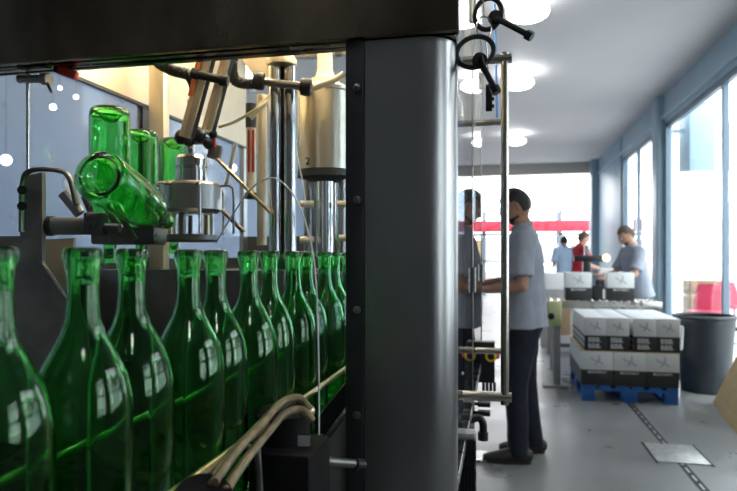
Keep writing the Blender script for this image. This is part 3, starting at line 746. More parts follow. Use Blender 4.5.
for k in range(7):
    a = k*2*math.pi/7 + .3
    b = N(); cyl(b, (cx_ + .044*math.cos(a), cy_ + .044*math.sin(a), zz(214)), (cx_ + .044*math.cos(a), cy_ + .044*math.sin(a), zz(235)), .008 if k % 2 else .005, seg=14); part('valve_rod', b, ['chrome', 'brass', 'steel_dark'][k % 3], t)
for k in range(6):
    a = k*2*math.pi/6 + .15
    u = V((math.cos(a), math.sin(a), 0)); c0 = V((cx_, cy_, 0))
    pts = curve([c0 + u*.060 + UP*zz(187), c0 + u*.082 + UP*zz(186), c0 + u*.092 + UP*zz(192), c0 + u*.093 + UP*zz(214), c0 + u*.093 + UP*zz(234)], 5)
    b = N(); tube(b, pts, .0028, seg=8); part('hook_rod', b, 'steel', t)
# knuckles above the drum
t = thing('linkage_knuckle', atD(195, 140, 1.30), 'cluster of dark linkage knuckles above the carousel collar', 'linkage')
for (px, py, rr) in ((181, 137, .013), (189, 141, .011), (200, 136, .013), (208, 143, .011), (213, 134, .009)):
    b = N(); sph(b, atD(px, py, 1.27), rr, s=(1, 1, 1.15)); part('knuckle', b, 'charcoal', t)
b = N(); tube(b, [atD(178, 142, 1.28), atD(216, 142, 1.28)], .006); part('pin', b, 'steel_dark', t)
b = N(); box(b, atD(215, 152, 1.28), (.026, .02, .03), rot=(0, .2, TH), bev=.003); solo('pivot_block', b, 'grey_paint', 'small dark pivot block at the head of the slanted brass rod', 'block')
b = N(); cyl(b, atD(214, 128, 1.27), atD(214, 147, 1.27), .0035); solo('signal_pin', b, 'red', 'tiny red pin above the pivot block', 'pin')
b = N(); cyl(b, atD(217, 159, 1.25), atD(271, 213, 1.25), .0035, seg=12); solo('slanted_rod', b, 'brass', 'slanted brass rod running down to the twin chrome column', 'rod')
b = N(); cyl(b, atD(236, 143, 1.6), atD(226, 187, 1.6), .006, seg=12); solo('leaning_rod', b, 'steel', 'short leaning steel rod right of the carousel', 'rod')
b = N(); cyl(b, atD(222, 210, 1.4), atD(244, 232, 1.4), .005, seg=12); solo('dark_lever', b, 'steel_dark', 'short dark lever low right of the carousel', 'lever')
# diagonal arms
def flat(name, pts, w, th, m, lb, cat, grp=None, extra=None):
    b = N(); tube(b, pts, [(w, th)]*len(pts), seg=4, ref=RT)
    o = solo(name, b, m, lb, cat, grp); return o
t = thing('lifting_arm', atD(196, 90, 1.22), 'left slanted flat steel arm with an orange strip', 'arm', 'slanted lifting arms')
b = N(); tube(b, [atD(213, 30, 1.22), atD(184, 137, 1.22)], [(.0105, .004)]*2, seg=4, ref=RT); part('bar', b, 'steel_warm', t)
b = N(); tube(b, [atD(206, 30, 1.215), atD(190, 96, 1.215)], [(.0045, .003)]*2, seg=4, ref=RT); part('orange_strip', b, 'orange', t)
b = N(); tube(b, [atD(221, 30, 1.235), atD(192, 137, 1.235)], [(.006, .006)]*2, seg=4, ref=RT); part('dark_edge', b, 'charcoal', t)
t = thing('lifting_arm', atD(218, 90, 1.22), 'right slanted flat steel arm beside the black hose', 'arm', 'slanted lifting arms')
b = N(); tube(b, [atD(234, 30, 1.22), atD(206, 130, 1.22)], [(.0095, .004)]*2, seg=4, ref=RT); part('bar', b, 'steel_warm', t)
b = N(); tube(b, [atD(240, 30, 1.235), atD(213, 132, 1.235)], [(.005, .006)]*2, seg=4, ref=RT); part('dark_edge', b, 'charcoal', t)
b = N(); cyl(b, atD(194, 74, 1.2), atD(227, 81, 1.2), .0085, seg=18); cyl(b, atD(192, 73, 1.2), atD(199, 75, 1.2), .0105, seg=18); cyl(b, atD(220, 80, 1.2), atD(228, 81, 1.2), .011, seg=18)
solo('cross_bar', b, 'charcoal', 'short dark bar joining the two slanted arms', 'bar')
def corrugated(ctrl, r, lb, name='corrugated_hose'):
    pts = curve(ctrl, 14); rad = [r*(1 + .12*(1 if i % 2 else -1)) for i in range(len(pts))]
    b = N(); tube(b, pts, rad, seg=14); solo(name, b, 'rubber', lb, 'hose', 'black corrugated hoses', sharp=60)
corrugated([atD(148, 48, 1.3), atD(158, 62, 1.3), atD(172, 70, 1.3), atD(190, 76, 1.3), atD(196, 92, 1.34), atD(197, 110, 1.36)], .0115, 'black ribbed hose curving left of the slanted arms')
corrugated([atD(237, 40, 1.35), atD(232, 64, 1.35), atD(235, 80, 1.35), atD(250, 84, 1.35), atD(264, 81, 1.35)], .0115, 'black ribbed hose hooking to the column head')
b = N(); prism(b, [atD(231, 44, 1.45), atD(266, 40, 1.45), atD(272, 75, 1.45), atD(262, 88, 1.45)], FW*.01)
solo('gusset_plate', b, 'steel_warm', 'golden triangular gusset plate left of the column head', 'plate')
# twin column
cc = atD(282.5, 150, 1.27)
t = thing('twin_column', (cc.x, cc.y, zz(250, 1.27)), 'twin chrome column rising between carousel and tank', 'column')
for dx in (-.0155, .0155):
    b = N(); c = cc + RT*dx; cyl(b, (c.x, c.y, zz(251, 1.27)), (c.x, c.y, zz(64, 1.27)), .0125, seg=28); part('rod', b, 'chrome', t)
b = N(); c = cc + FW*.012; cyl(b, (c.x, c.y, zz(251, 1.27)), (c.x, c.y, zz(66, 1.27)), .006, seg=12); part('core', b, 'charcoal', t)
b = N(); lathe(b, [(.03, zz(66, 1.27)), (.03, zz(61, 1.27)), (.018, zz(52, 1.27)), (.016, zz(30, 1.27))], (cc.x, cc.y, 0), seg=28); part('cone', b, 'steel_warm', t)
hh = [atD(259, 81, 1.24), atD(306, 87, 1.24)]
t2 = thing('clamp_shaft', (hh[0]+hh[1])/2, 'dark cross shaft with black end knobs at the column head', 'shaft')
b = N(); cyl(b, hh[0], hh[1], .008, seg=20); part('shaft', b, 'steel_dark', t2)
for q in hh:
    b = N(); d_ = (hh[1]-hh[0]).normalized(); lathe(b, [(.008, -.012), (.0165, -.010), (.018, 0), (.0165, .010), (.008, .012)], q, axis=d_, seg=24); part('knob', b, 'rubber', t2)
def hose(ctrl, r, m, lb, cat='hose'):
    b = N(); tube(b, curve(ctrl, 8), r, seg=12); solo('supply_hose', b, m, lb, cat)
hose([atD(219, 127, 1.3), atD(236, 121, 1.3), atD(258, 108, 1.3), atD(272, 98, 1.32)], .0035, 'cream', 'thin cream hose rising to the left of the column')
hose([atD(250, 118, 1.34), atD(262, 105, 1.34), atD(275, 92, 1.34)], .007, 'cream', 'thicker cream hose end beside the column head')
hose([atD(302, 93, 1.3), atD(318, 86, 1.28), atD(334, 80, 1.28), atD(344, 74, 1.28)], .0065, 'cream', 'cream hose crossing above the tank lid')
hose([atD(262, 38, 1.4), atD(268, 55, 1.4), atD(272, 75, 1.38)], .008, 'cream', 'cream hose dropping from the roof to the column head')
hose([atD(296, 150, 1.3), atD(303, 185, 1.3), atD(306, 206, 1.3)], .0015, 'white', 'very thin white hose beside the column')
# gauge
q = atD(251, 140, 1.4)
t = thing('level_gauge', q, 'upright gauge with dark red stripes left of the column', 'gauge')
b = N(); cyl(b, atD(251, 128, 1.4), atD(251, 193, 1.4), .0105, seg=18); part('tube', b, 'cream_plastic', t)
for dx in (-.005, .005):
    b = N(); c0, c1 = atD(251, 130, 1.388) + RT*dx, atD(251, 172, 1.388) + RT*dx; cyl(b, c0, c1, .0028, seg=8); part('stripe', b, 'gauge_red', t)
b = N(); cyl(b, atD(251, 104, 1.4), atD(251, 128, 1.4), .012, seg=18); part('cap', b, 'charcoal', t)
b = N(); cyl(b, atD(251, 193, 1.4), atD(251, 199, 1.4), .014, seg=18); part('base', b, 'charcoal', t)
b = N(); q = atD(262, 150, 1.5); cyl(b, atD(262, 95, 1.5), atD(262, 245, 1.5), .012, seg=18); solo('rear_pillar', b, 'steel_warm', 'golden steel pillar just left of the twin column', 'pillar')
# tank
tp = atD(325, 130, 1.45)
def zt(py): return zz(py, 1.45)
t = thing('filler_tank', (tp.x, tp.y, zt(172)), 'round steel filler tank numbered 2 with a conical lid', 'tank')
b = N(); lathe(b, [(.060, zt(172)), (.064, zt(171)), (.064, zt(95)), (.066, zt(94)), (.066, zt(91)), (.06, zt(90))], (tp.x, tp.y, 0), seg=56); part('shell', b, 'steel_tank', t)
b = N(); lathe(b, [(.060, zt(90)), (.050, zt(87)), (.036, zt(85)), (.034, zt(80)), (.024, zt(78)), (.018, zt(70)), (.016, zt(30))], (tp.x, tp.y, 0), seg=40); part('lid', b, 'cream_plastic', t)
b = N(); lathe(b, [(.03, zt(182)), (.064, zt(178)), (.064, zt(172))], (tp.x, tp.y, 0), seg=40); part('flange', b, 'charcoal', t)
b = text_bm('2', .022, tp - FW*.0652 + RT*(-.035) + UP*(zt(165) - tp.z) + FW*.0105, RT, UP, extrude=.001); 
part('number', b, 'black', t)
t = thing('filler_tube', (tp.x, tp.y, zt(250)), 'chrome filler tube with cream collars under the tank', 'filler tube')
b = N(); cyl(b, (tp.x, tp.y, zt(255)), (tp.x, tp.y, zt(180)), .025, seg=28); part('tube', b, 'chrome', t)
for (px, r_, p0, p1, m) in ((309, .012, 180, 255, 'steel'), (342, .011, 180, 255, 'steel'), (350, .008, 180, 255, 'brass')):
    b = N(); cyl(b, atD(px, p1, 1.45), atD(px, p0, 1.45), r_, seg=18); part('rod', b, m, t)
for (px, py) in ((307, 204), (344, 204), (346, 238), (307, 240)):
    b = N(); cyl(b, atD(px - 7, py, 1.42), atD(px + 7, py, 1.42), .008, seg=16); part('collar', b, 'cream_plastic', t)

# ================================================================== BOXES / PALLET
def feather_logo(bm, cx, cz, y, s, sgn=-1, plane='y'):
    def pt(u, v): return V((cx + u*s, y, cz + v*s))
    for poly in ([(-.9, .25), (-.2, .15), (.35, .0), (.1, -.12), (-.5, .02)], [(.15, .85), (.38, .8), (.42, .1), (.2, -.05)], [(.2, .05), (.95, -.45), (.85, -.6), (.05, -.12)],
                 [(.05, 0), (-.35, -.55), (-.15, -.6), (.25, -.1)], [(-.95, .45), (-.6, .5), (-.55, .3), (-.85, .25)]):
        prism(bm, [pt(u, v) for u, v in poly], (0, .0006, 0))
def carton(name, loc, w, d, h, style, label, group, proto={}):
    key_ = (style, w, d)
    if key_ not in proto:
        b = N(); bh = h*.46
        bb(b, -w/2, w/2, -d/2, d/2, bh, h, bev=.003, mi=0); bb(b, -w/2, w/2, -d/2, d/2, 0, bh, bev=.002, mi=1)
        o = part(name, b, ['carton_white', 'carton_black']); OFF[o.name] = Matrix.Identity(4)
        b = N(); feather_logo(b, .0, bh + (h - bh)*.50, -d/2 - .0008, min(w, .22)*.28); part('bird_print', b, 'print_grey', o)
        if style == 'brand':
            b = text_bm('MONTREVY', .030, (0, -d/2 - .001, bh*.84), (1, 0, 0), (0, 0, 1)); part('brand_text', b, 'carton_white', o)
        else:
            for z in (.70, .30):
                b = text_bm('BBB.', .058, (-.01, -d/2 - .001, bh*z), (1, 0, 0), (0, 0, 1)); part('block_text', b, 'carton_white', o)
            b = N(); 
            for yy in (-.25, .25):
                for z in (.70, .32): bb(b, -w/2 - .001, -w/2, d*yy - .03, d*yy + .03, bh*z - .018, bh*z + .018)
            part('side_text', b, 'carton_white', o)
        b = N(); bb(b, -w/2 + .004, w/2 - .004, -.022, .022, h, h + .0008); part('tape', b, 'bag', o)
        proto[key_] = o; o.location = loc
    else:
        o = copy_tree(proto[key_]); o.location = loc
        for k in ('label', 'group', 'category'):
            if k in o: del o[k]
    return tag(o, label, 'box', group)
PX, PY, PW, PD = .70, 5.85, .80, 1.0
t = thing('blue_pallet', (PX + PW/2, PY + PD/2, 0), 'blue wooden pallet under the stacked wine cartons', 'pallet')
for x in (0, 1, 2):
    for y in (0, 1, 2):
        b = N(); cx0 = PX + .055 + x*(PW - .11)/2; cy0 = PY + .06 + y*(PD - .12)/2; w_ = .055 if x != 1 else .07
        bb(b, cx0 - w_, cx0 + w_, cy0 - .06, cy0 + .06, .022, .10, bev=.003); part('block', b, 'pallet', t)
for y in (0, 1, 2):
    b = N(); cy0 = PY + .05 + y*(PD - .10)/2; bb(b, PX, PX + PW, cy0 - .05, cy0 + .05, .10, .122); part('stringer', b, 'pallet', t)
for x in (0, 1, 2):
    b = N(); cx0 = PX + .055 + x*(PW - .11)/2; bb(b, cx0 - .055, cx0 + .055, PY, PY + PD, 0, .022); part('base_board', b, 'pallet', t)
for x in range(6):
    b = N(); x0 = PX + x*(PW - .10)/5; bb(b, x0, x0 + .10, PY, PY + PD, .122, .144); part('deck_board', b, 'pallet', t)
BHT = .30; z1 = .145; z2 = z1 + BHT + .008
rown = ['front', 'second', 'third', 'fourth', 'back']
coln = ['left', 'middle', 'right']
for r_ in range(5):
    for c_ in range(3):
        if r_ > 0 and c_ == 1: continue
        lb = 'white and black carton in the bottom layer on the pallet, %s row, %s' % (rown[r_], coln[c_])
        carton('wine_carton', (PX - .01 + .137 + c_*.273, PY + .10 + r_*.195, z1), .270, .192, BHT, 'brand', lb, 'cartons stacked on the blue pallet')
b = N(); bb(b, PX - .01, PX + .81, PY + .005, PY + .98, z1 + BHT + .001, z1 + BHT + .006); solo('slip_sheet', b, 'kraft', 'thin brown cardboard sheet between the two carton layers', 'cardboard sheet')
coln4 = ['leftmost', 'second from left', 'third from left', 'rightmost']
for r_ in range(4):
    for c_ in range(4):
        x = PX + .022 + .095 + c_*.191 + (.032 if c_ > 1 else 0)
        lb = 'white carton in the top layer on the pallet, %s row, %s' % (['front', 'second', 'third', 'back'][r_], coln4[c_])
        carton('wine_carton', (x, PY + .135 + r_*.240, z2), .189, .238, BHT - .005, 'block', lb, 'cartons stacked on the blue pallet')

# conveyor behind the pallet
CY = 7.15
t = thing('roller_conveyor', (1.05, CY, 0), 'grey roller conveyor table behind the pallet of cartons', 'conveyor')
b = N(); bb(b, .50, 1.62, CY - .22, CY - .19, .74, .82, bev=.004); bb(b, .50, 1.62, CY + .19, CY + .22, .74, .82, bev=.004); part('side_rail', b, 'steel', t)
b = N()
for k in range(15): cyl(b, (.54 + k*.075, CY - .19, .795), (.54 + k*.075, CY + .19, .795), .024, seg=14)
part('roller', b, 'chrome', t)
for x in (.55, 1.55):
    for y in (-.19, .19):
        b = N(); bb(b, x - .022, x + .022, CY + y - .022, CY + y + .022, 0, .76); part('leg', b, 'lightgrey', t)
b = N(); bb(b, .53, 1.57, CY - .2, CY - .17, .32, .36); part('brace', b, 'steel_dark', t)
carton('wine_carton', (.80, CY - .05, .82), .270, .192, BHT, 'brand', 'white and black carton at the left on the roller conveyor', 'cartons on the roller conveyor')
carton('wine_carton', (1.235, CY - .02, .82), .270, .192, BHT, 'brand', 'white and black carton under the right worker\'s hands', 'cartons on the roller conveyor')
b = N(); bb(b, .955, 1.06, CY - .08, CY + .08, .821, .98, bev=.006); bb(b, .985, 1.03, CY - .05, CY, .98, 1.04); solo('tape_dispenser', b, 'charcoal', 'dark tape dispenser between the two cartons on the conveyor', 'dispenser')
# yellow-green box stand
q = atD(555, 313, 6.2)
t = thing('control_stand', (q.x, q.y, 0), 'yellow-green control box on a white stand behind the near worker', 'control stand')
b = N(); bb(b, q.x - .085, q.x + .06, q.y - .05, q.y + .08, q.z - .13, q.z + .12, bev=.01); part('box', b, 'green_box', t)
b = N(); bb(b, q.x - .015, q.x + .05, q.y - .02, q.y + .02, 0, q.z - .13); bb(b, q.x - .12, q.x + .12, q.y - .09, q.y + .09, 0, .02); part('stand', b, 'lightgrey', t)
b = N(); lathe(b, [(.035, 0), (.03, .02), (0, .025)], (q.x - .04, q.y - .05, q.z - .03), axis=(0, -1, 0), seg=20); part('dial', b, 'black', t)
b = N(); q = atD(568, 344, 6.9); box(b, (q.x, q.y, q.z), (.25, .04, .19), rot=(-.25, 0, .1), bev=.01); bb(b, q.x - .1, q.x + .1, q.y, q.y + .02, 0, q.z)
solo('paper_sack', b, 'paper', 'white paper sack standing on the floor left of the pallet', 'sack')
# packing machine further back
t = thing('case_sealer', (1.2, 9.4, 0), 'steel carton sealing machine with a dark arm and yellow lamp', 'machine')
b = N(); bb(b, .55, 1.75, 9.1, 9.7, .0, .82, bev=.01); part('body', b, 'lightgrey', t)
for x in (1.15, 1.65):
    b = N(); bb(b, x - .03, x + .03, 9.12, 9.18, .82, 1.45); part('post', b, 'steel', t)
b = N(); bb(b, .98, 1.38, 9.05, 9.2, 1.22, 1.30, bev=.01); bb(b, 1.1, 1.2, 9.05, 9.2, 1.0, 1.22, bev=.01); part('arm', b, 'black', t)
b = N(); sph(b, (1.40, 9.05, 1.27), .05); part('lamp', b, mat('amber_lamp', (.9, .6, .2), .3, emit=(1, .7, .25), es=3), t)
carton('wine_carton', (1.5, 9.45, .82), .270, .192, BHT, 'brand', 'carton riding on the sealing machine behind the right worker', 'cartons further back')
b = N(); bb(b, .6, .9, 9.2, 9.55, .82, 1.05, bev=.01); solo('white_tray', b, 'white', 'white tray on the sealing machine in front of the red-shirted worker', 'tray')
b = N(); q = atD(560, 300, 8.2); bb(b, q.x - .15, q.x + .12, q.y - .15, q.y + .15, 0, .62, bev=.01); b2 = solo('reel_cart', b, 'kraft_dark', 'low dark cart behind the near worker', 'cart')
b = N(); sph(b, (q.x + .03, q.y, .69), .07, s=(1.3, 1, .9)); solo('red_bundle', b, 'red_cloth', 'small red bundle on the low dark cart', 'bundle')

# bin
q = atD(705, 360, 6.0); bx, by = q.x, q.y
t = thing('waste_bin', (bx, by, 0), 'large round dark grey waste bin by the window', 'bin')
b = N(); lathe(b, [(.20, 0), (.215, .01), (.255, .62), (.262, .64), (.262, .70), (.245, .70), (.24, .62), (.20, .05), (0, .05)], (bx, by, 0), seg=48); part('body', b, 'bin', t)
b = N(); torus(b, (bx, by, .715), .268, .268, .020, (1, 0, 0), (0, 1, 0), seg=48, ts=10); part('rim', b, 'bin', t)
for s in (-1, 1):
    b = N(); box(b, (bx + s*.275, by, .60), (.04, .12, .035), bev=.008); part('handle', b, 'bin', t)
b = N(); box(b, (bx - .262, by - .10, .52), (.035, .16, .24), rot=(0, .05, .2), bev=.015); sph(b, (bx - .27, by - .09, .43), .045, s=(.6, 1, 1.1)); b = remesh(b, .012, 3)
solo('plastic_bag', b, 'bag', 'crumpled pale plastic bag hanging at the left of the bin', 'bag')
# cardboard sheet
A0 = V((1.827, 6.0, 0)); A1 = V((1.645, 4.7, 0)); B0 = V((2.235, 5.94, .95)); B1 = V((2.235, 4.6, .95))
t = thing('cardboard_sheet', (A0 + A1)/2, 'large brown cardboard sheet leaning at the right edge', 'cardboard')
n_ = (A1 - A0).cross(B0 - A0).normalized()
if n_.z > 0: n_ = -n_
b = N(); prism(b, [A0, A1, B1, B0], -n_*.012); part('panel', b, 'kraft', t)
m0, m1 = A0.lerp(B0, .93), A1.lerp(B1, .93)
b = N(); prism(b, [m0 - n_*.013, m1 - n_*.013, B1 - n_*.013, B0 - n_*.013], -n_*.006); part('flap', b, 'kraft', t)

# ================================================================== PEOPLE
def hand_bm(b, wrist, fdir, palm_n, side, curl=.5, s=1.0):
    """wrist point, finger direction, palm normal, side vector towards the thumb"""
    f = V(fdir).normalized(); n = V(palm_n); n = (n - f*n.dot(f)).normalized(); sd = V(side); sd = (sd - f*sd.dot(f) - n*sd.dot(n)).normalized()
    w = V(wrist)
    tube(b, [w - f*.02*s, w + f*.02*s, w + f*.055*s, w + f*.09*s], [(.024*s, .018*s), (.032*s, .016*s), (.040*s, .015*s), (.038*s, .012*s)], seg=12, ref=sd, round_end=True)
    for i, (o, L) in enumerate(((.030, .070), (.010, .080), (-.010, .074), (-.029, .058))):
        p = w + f*.085*s + sd*o*s; a = 0; pts = [p - f*.02*s, p]; st = L*s/3
        for k in range(3):
            a += curl*(.75 if k else .5); p = p + (f*math.cos(a) + n*math.sin(a))*st; pts.append(p)
        tube(b, pts, [.0095*s, .0095*s, .0092*s, .0085*s, .0072*s], seg=8, round_end=True)
    p = w + f*.025*s + sd*.030*s
    pts = [p - sd*.01*s, p + (f*.5 + sd*.75).normalized()*.032*s + n*.01*s, p + (f*.75 + sd*.6).normalized()*.058*s + n*.022*s, p + (f*.95 + sd*.45).normalized()*.078*s + n*.034*s]
    tube(b, pts, [.013*s, .012*s, .010*s, .0085*s], seg=8, round_end=True)

def head_bm(b, c, pitch=0, yaw=0, s=1.0):
    """c: head centre; face towards local +y"""
    q = bmesh.ops.create_icosphere(b, subdivisions=4, radius=1)
    mt = Matrix.Translation(c) @ Matrix.Rotation(yaw, 4, 'Z') @ Matrix.Rotation(-pitch, 4, 'X')
    def g(x, y, s_): return math.exp(-(x*x + y*y)/(2*s_*s_))
    for v in q['verts']:
        x, y, z = v.co
        X = x*.076; Y = y*.096; Z = z*.118
        if z < 0:
            k = -z; X *= 1 - .30*k*k; 
            if y > 0: Y = Y*(1 - .05*k)
            else: Y *= 1 - .33*k
        if y > 0:
            Y += .004*g(X, Z + .004, .03)
            Y += .026*g(X*1.6, (Z + .016)*1.0, .0125)*(1 if Z < .03 else 0)     # nose
            Y += .014*g(X*1.9, Z - .005, .016)
            Y += .007*g(X*.5, Z - .032, .010)                                    # brow
            Y -= .009*(g(X - .031, Z - .012, .012) + g(X + .031, Z - .012, .012))  # sockets
            Y += .008*g(X*.8, Z + .058, .009) - .003*g(X*.6, Z + .050, .004)   # lips
            Y += .016*g(X*.8, Z + .098, .018)                                   # chin
        v.co = V((X, Y, Z))*s
    bmesh.ops.transform(b, matrix=mt, verts=q['verts'])
    for sx in (-1, 1):
        q2 = bmesh.ops.create_uvsphere(b, u_segments=12, v_segments=8, radius=1)
        for v in q2['verts']: v.co = V((v.co.x*.009 + sx*.078, v.co.y*.018 - .008, v.co.z*.031))*s
        bmesh.ops.transform(b, matrix=mt, verts=q2['verts'])
    return mt
def hair_bm(mt, s=1.0, low=-.02, front=.060, thick=.009, beard=False):
    b = N(); q = bmesh.ops.create_icosphere(b, subdivisions=4, radius=1)
    dl = []
    for v in q['verts']:
        x, y, z = v.co
        X, Y, Z = x*(.076 + thick), y*(.096 + thick), z*(.118 + thick*1.2)
        if z < 0: X *= 1 - .30*z*z; Y *= (1 - .33*(-z)) if y < 0 else 1
        lim = .062 if Y > .035 else (.028 if Y > .008 else (-.002 if Y > -.022 else low - .035))   # hairline, temples, behind the ears, nape
        keep = Z > lim
        n = noise.noise(V((X, Y, Z))*60)*.003
        v.co = V((X, Y, Z))*s*(1 + n*4)
        if not keep: dl.append(v)
    bmesh.ops.delete(b, geom=dl, context='VERTS')
    geo = list(b.faces)
    r = bmesh.ops.solidify(b, geom=geo, thickness=.012*s)
    b.transform(mt)
    return b
def beard_bm(mt, s=1.0):
    b = N(); q = bmesh.ops.create_icosphere(b, subdivisions=4, radius=1); dl = []
    for v in q['verts']:
        x, y, z = v.co; X, Y, Z = x*.080, y*.100, z*.121
        if z < 0:
            k = -z; X *= 1 - .30*k*k
            Y = Y*(1 - .05*k) if y > 0 else Y*(1 - .33*k)
        if y > 0: Y += .016*math.exp(-((X*.8)**2 + (Z + .098)**2)/(2*.018**2))
        keep = Z < -.052 - .0*Y and Y > .0 and not (abs(X) < .018 and Z > -.068 and Z < -.05)
        v.co = V((X, Y, Z))*s
        if not keep: dl.append(v)
    bmesh.ops.delete(b, geom=dl, context='VERTS'); bmesh.ops.solidify(b, geom=list(b.faces), thickness=.006)
    b.transform(mt); return b

def person(loc, rz, label, J, skin, shirt, hair, trousers='jeans', vox=.008, s=1.0, beard=False, lean=0, shirt_open=True, collar=True, hem=.80):
    t = thing('person', loc, label, 'person', rz=rz)
    g = {k: V(v) for k, v in J.items()}
    # ---- body
    b = N()
    mt = head_bm(b, g['head'], J.get('_', (0, 0, 0))[0] if '_' in J else 0, J['_'][1] if '_' in J else 0)
    pel = (g['hipL'] + g['hipR'])/2; chest = g['chest']; nk = g['neck']
    tube(b, [nk - V((0, .01, .05)), nk + V((0, .0, .02)), g['head'] + V((0, -.02, -.07))], [.062, .055, .056], seg=16)
    sp = (g['shL'] + g['shR'])/2
    xr = (g['shR'] - g['shL']); xr.z = 0; xr.normalize()
    tube(b, [pel - UP*.06, pel + UP*.06, pel.lerp(chest, .5), chest, sp + V((0, 0, -.02)), sp + V((0, -.005, .05))], [(.15, .10), (.15, .105), (.135, .095), (.165, .115), (.16, .09), (.07, .06)], seg=20, ref=xr)
    for S in 'LR':
        sh, el, wr = g['sh'+S], g['el'+S], g['wr'+S]
        tube(b, [sp.lerp(sh, .45), sh], [.06, .052], seg=12, round_end=True)
        tube(b, [sh, sh.lerp(el, .4), el], [.052, .048, .038], seg=12, round_end=True)
        tube(b, [el, el.lerp(wr, .3), wr], [.039, .041, .026], seg=12, round_end=True)
        hd = g.get('hd'+S) or (wr - el)
        hand_bm(b, wr + hd.normalized()*.02, hd, g.get('pn'+S) or V((0, 0, -1)), (g['wr'+('R' if S == 'L' else 'L')] - wr) + V((0, .01, .02)), curl=J['_'][2] if '_' in J else .5)
        hp, kn, an = g['hip'+S], g['kn'+S], g['an'+S]
        tube(b, [hp, hp.lerp(kn, .3), kn], [.085, .080, .054], seg=14, round_end=True)
        tube(b, [kn, kn.lerp(an, .3), an], [.054, .056, .036], seg=14, round_end=True)
        tube(b, [an + V((0, -.04, -.045)), an + V((0, .06, -.05)), an + V((0, .15, -.06))], [(.032, .03), (.036, .026), (.03, .015)], seg=12, ref=(1, 0, 0), round_end=True)
    b = remesh(b, vox, 3)
    body = part('body', b, skin, t, local=True, sharp=180)
    # ---- hair, beard, eyes
    part('hair', hair_bm(mt), hair, t, local=True, sharp=180)
    if beard: part('beard', beard_bm(mt), hair, t, local=True, sharp=180)
    b = N()
    for sx in (-1, 1):
        p_ = mt @ V((sx*.031, .083, .010)); sph(b, p_, .0105, seg=12)
    part('eyes', b, 'eye', t, local=True)
    b = N()
    for sx in (-1, 1):
        sph(b, mt @ V((sx*.031, .092, .010)), .0048, seg=10); tube(b, [mt @ V((sx*.016, .097, .030)), mt @ V((sx*.034, .096, .034)), mt @ V((sx*.050, .085, .028))], .0038, seg=6)
    part('eyebrows', b, hair, t, local=True)
    # ---- shirt
    b = N(); hz = UP*(hem)
    hemp = V((pel.x, pel.y, hem))
    tube(b, [hemp, hemp.lerp(chest, .35), hemp.lerp(chest, .68), chest, sp + V((0, 0, -.03)), sp + V((0, -.005, .045)), sp + V((0, .0, .07))], [(.200, .150), (.188, .140), (.182, .130), (.195, .130), (.186, .110), (.095, .080), (.066, .062)], seg=28, ref=xr)
    for S in 'LR':
        sh, el = g['sh'+S], g['el'+S]
        tube(b, [sp.lerp(sh, .4), sh], [.078, .070], seg=14, round_end=True)
        tube(b, [sh, sh.lerp(el, .45), sh.lerp(el, .80)], [.070, .070, .074], seg=16, cap=True)
    b = remesh(b, vox*1.1, 3)
    for v in b.verts:
        p_ = v.co; w_ = noise.noise(V((p_.x*9, p_.y*9, p_.z*5)))*.011 + noise.noise(V((p_.x*22 + 5, p_.y*22, p_.z*10)))*.005
        v.co = p_ + v.normal*w_
    so = part('shirt', b, shirt, t, local=True, sharp=180)
    if collar:
        b = N(); cpt = sp + V((0, .006, .082)); 
        torus(b, cpt, .064, .062, .011, (1, 0, .0), (0, 1, -.25), seg=28, ts=8)
        for sx in (-1, 1): prism(b, [cpt + V((sx*.01, .066, -.02)), cpt + V((sx*.05, .05, 0)), cpt + V((sx*.055, .06, -.045))], (0, .006, 0))
        part('collar', b, shirt, t, local=True)
    # ---- trousers
    b = N()
    wz = V((pel.x, pel.y, hem + .10))
    tube(b, [wz, pel, pel - UP*.06], [(.125, .09), (.150, .105), (.150, .112)], seg=24, ref=xr, round_end=True)
    for S in 'LR':
        hp, kn, an = g['hip'+S], g['kn'+S], g['an'+S]
        tube(b, [hp, hp.lerp(kn, .45), kn, kn.lerp(an, .5), an + V((0, -.005, -.035))], [.098, .092, .074, .068, .066], seg=18)
    b = remesh(b, vox*1.1, 3)
    for v in b.verts:
        p_ = v.co; v.co = p_ + v.normal*(noise.noise(V((p_.x*14, p_.y*14, p_.z*9)))*.007)
    part('trousers', b, trousers, t, local=True, sharp=180)
    # ---- shoes
    for S in 'LR':
        an = g['an'+S]; fz = an.z - .083
        b = N(); 
        tube(b, [V((an.x, an.y - .055, fz + .050)), V((an.x, an.y, fz + .055)), V((an.x, an.y + .08, fz + .045)), V((an.x, an.y + .155, fz + .034)), V((an.x, an.y + .20, fz + .028))],
             [(.040, .048), (.045, .052), (.050, .040), (.050, .030), (.038, .022)], seg=18, ref=(1, 0, 0), round_end=True)
        b = remesh(b, .008, 2)
        sh_ = part('shoe', b, 'shoe', t, local=True, sharp=180)
        b = N(); pl = []
        for k in range(24):
            a = 2*math.pi*k/24; yy = math.sin(a)*.150; xx = math.cos(a)*(.044 + .008*math.sin(a)); pl.append((an.x + xx, an.y + .070 + yy, fz))
        prism(b, pl, (0, 0, .018)); part('sole', b, 'sole', sh_, local=True)
    return t

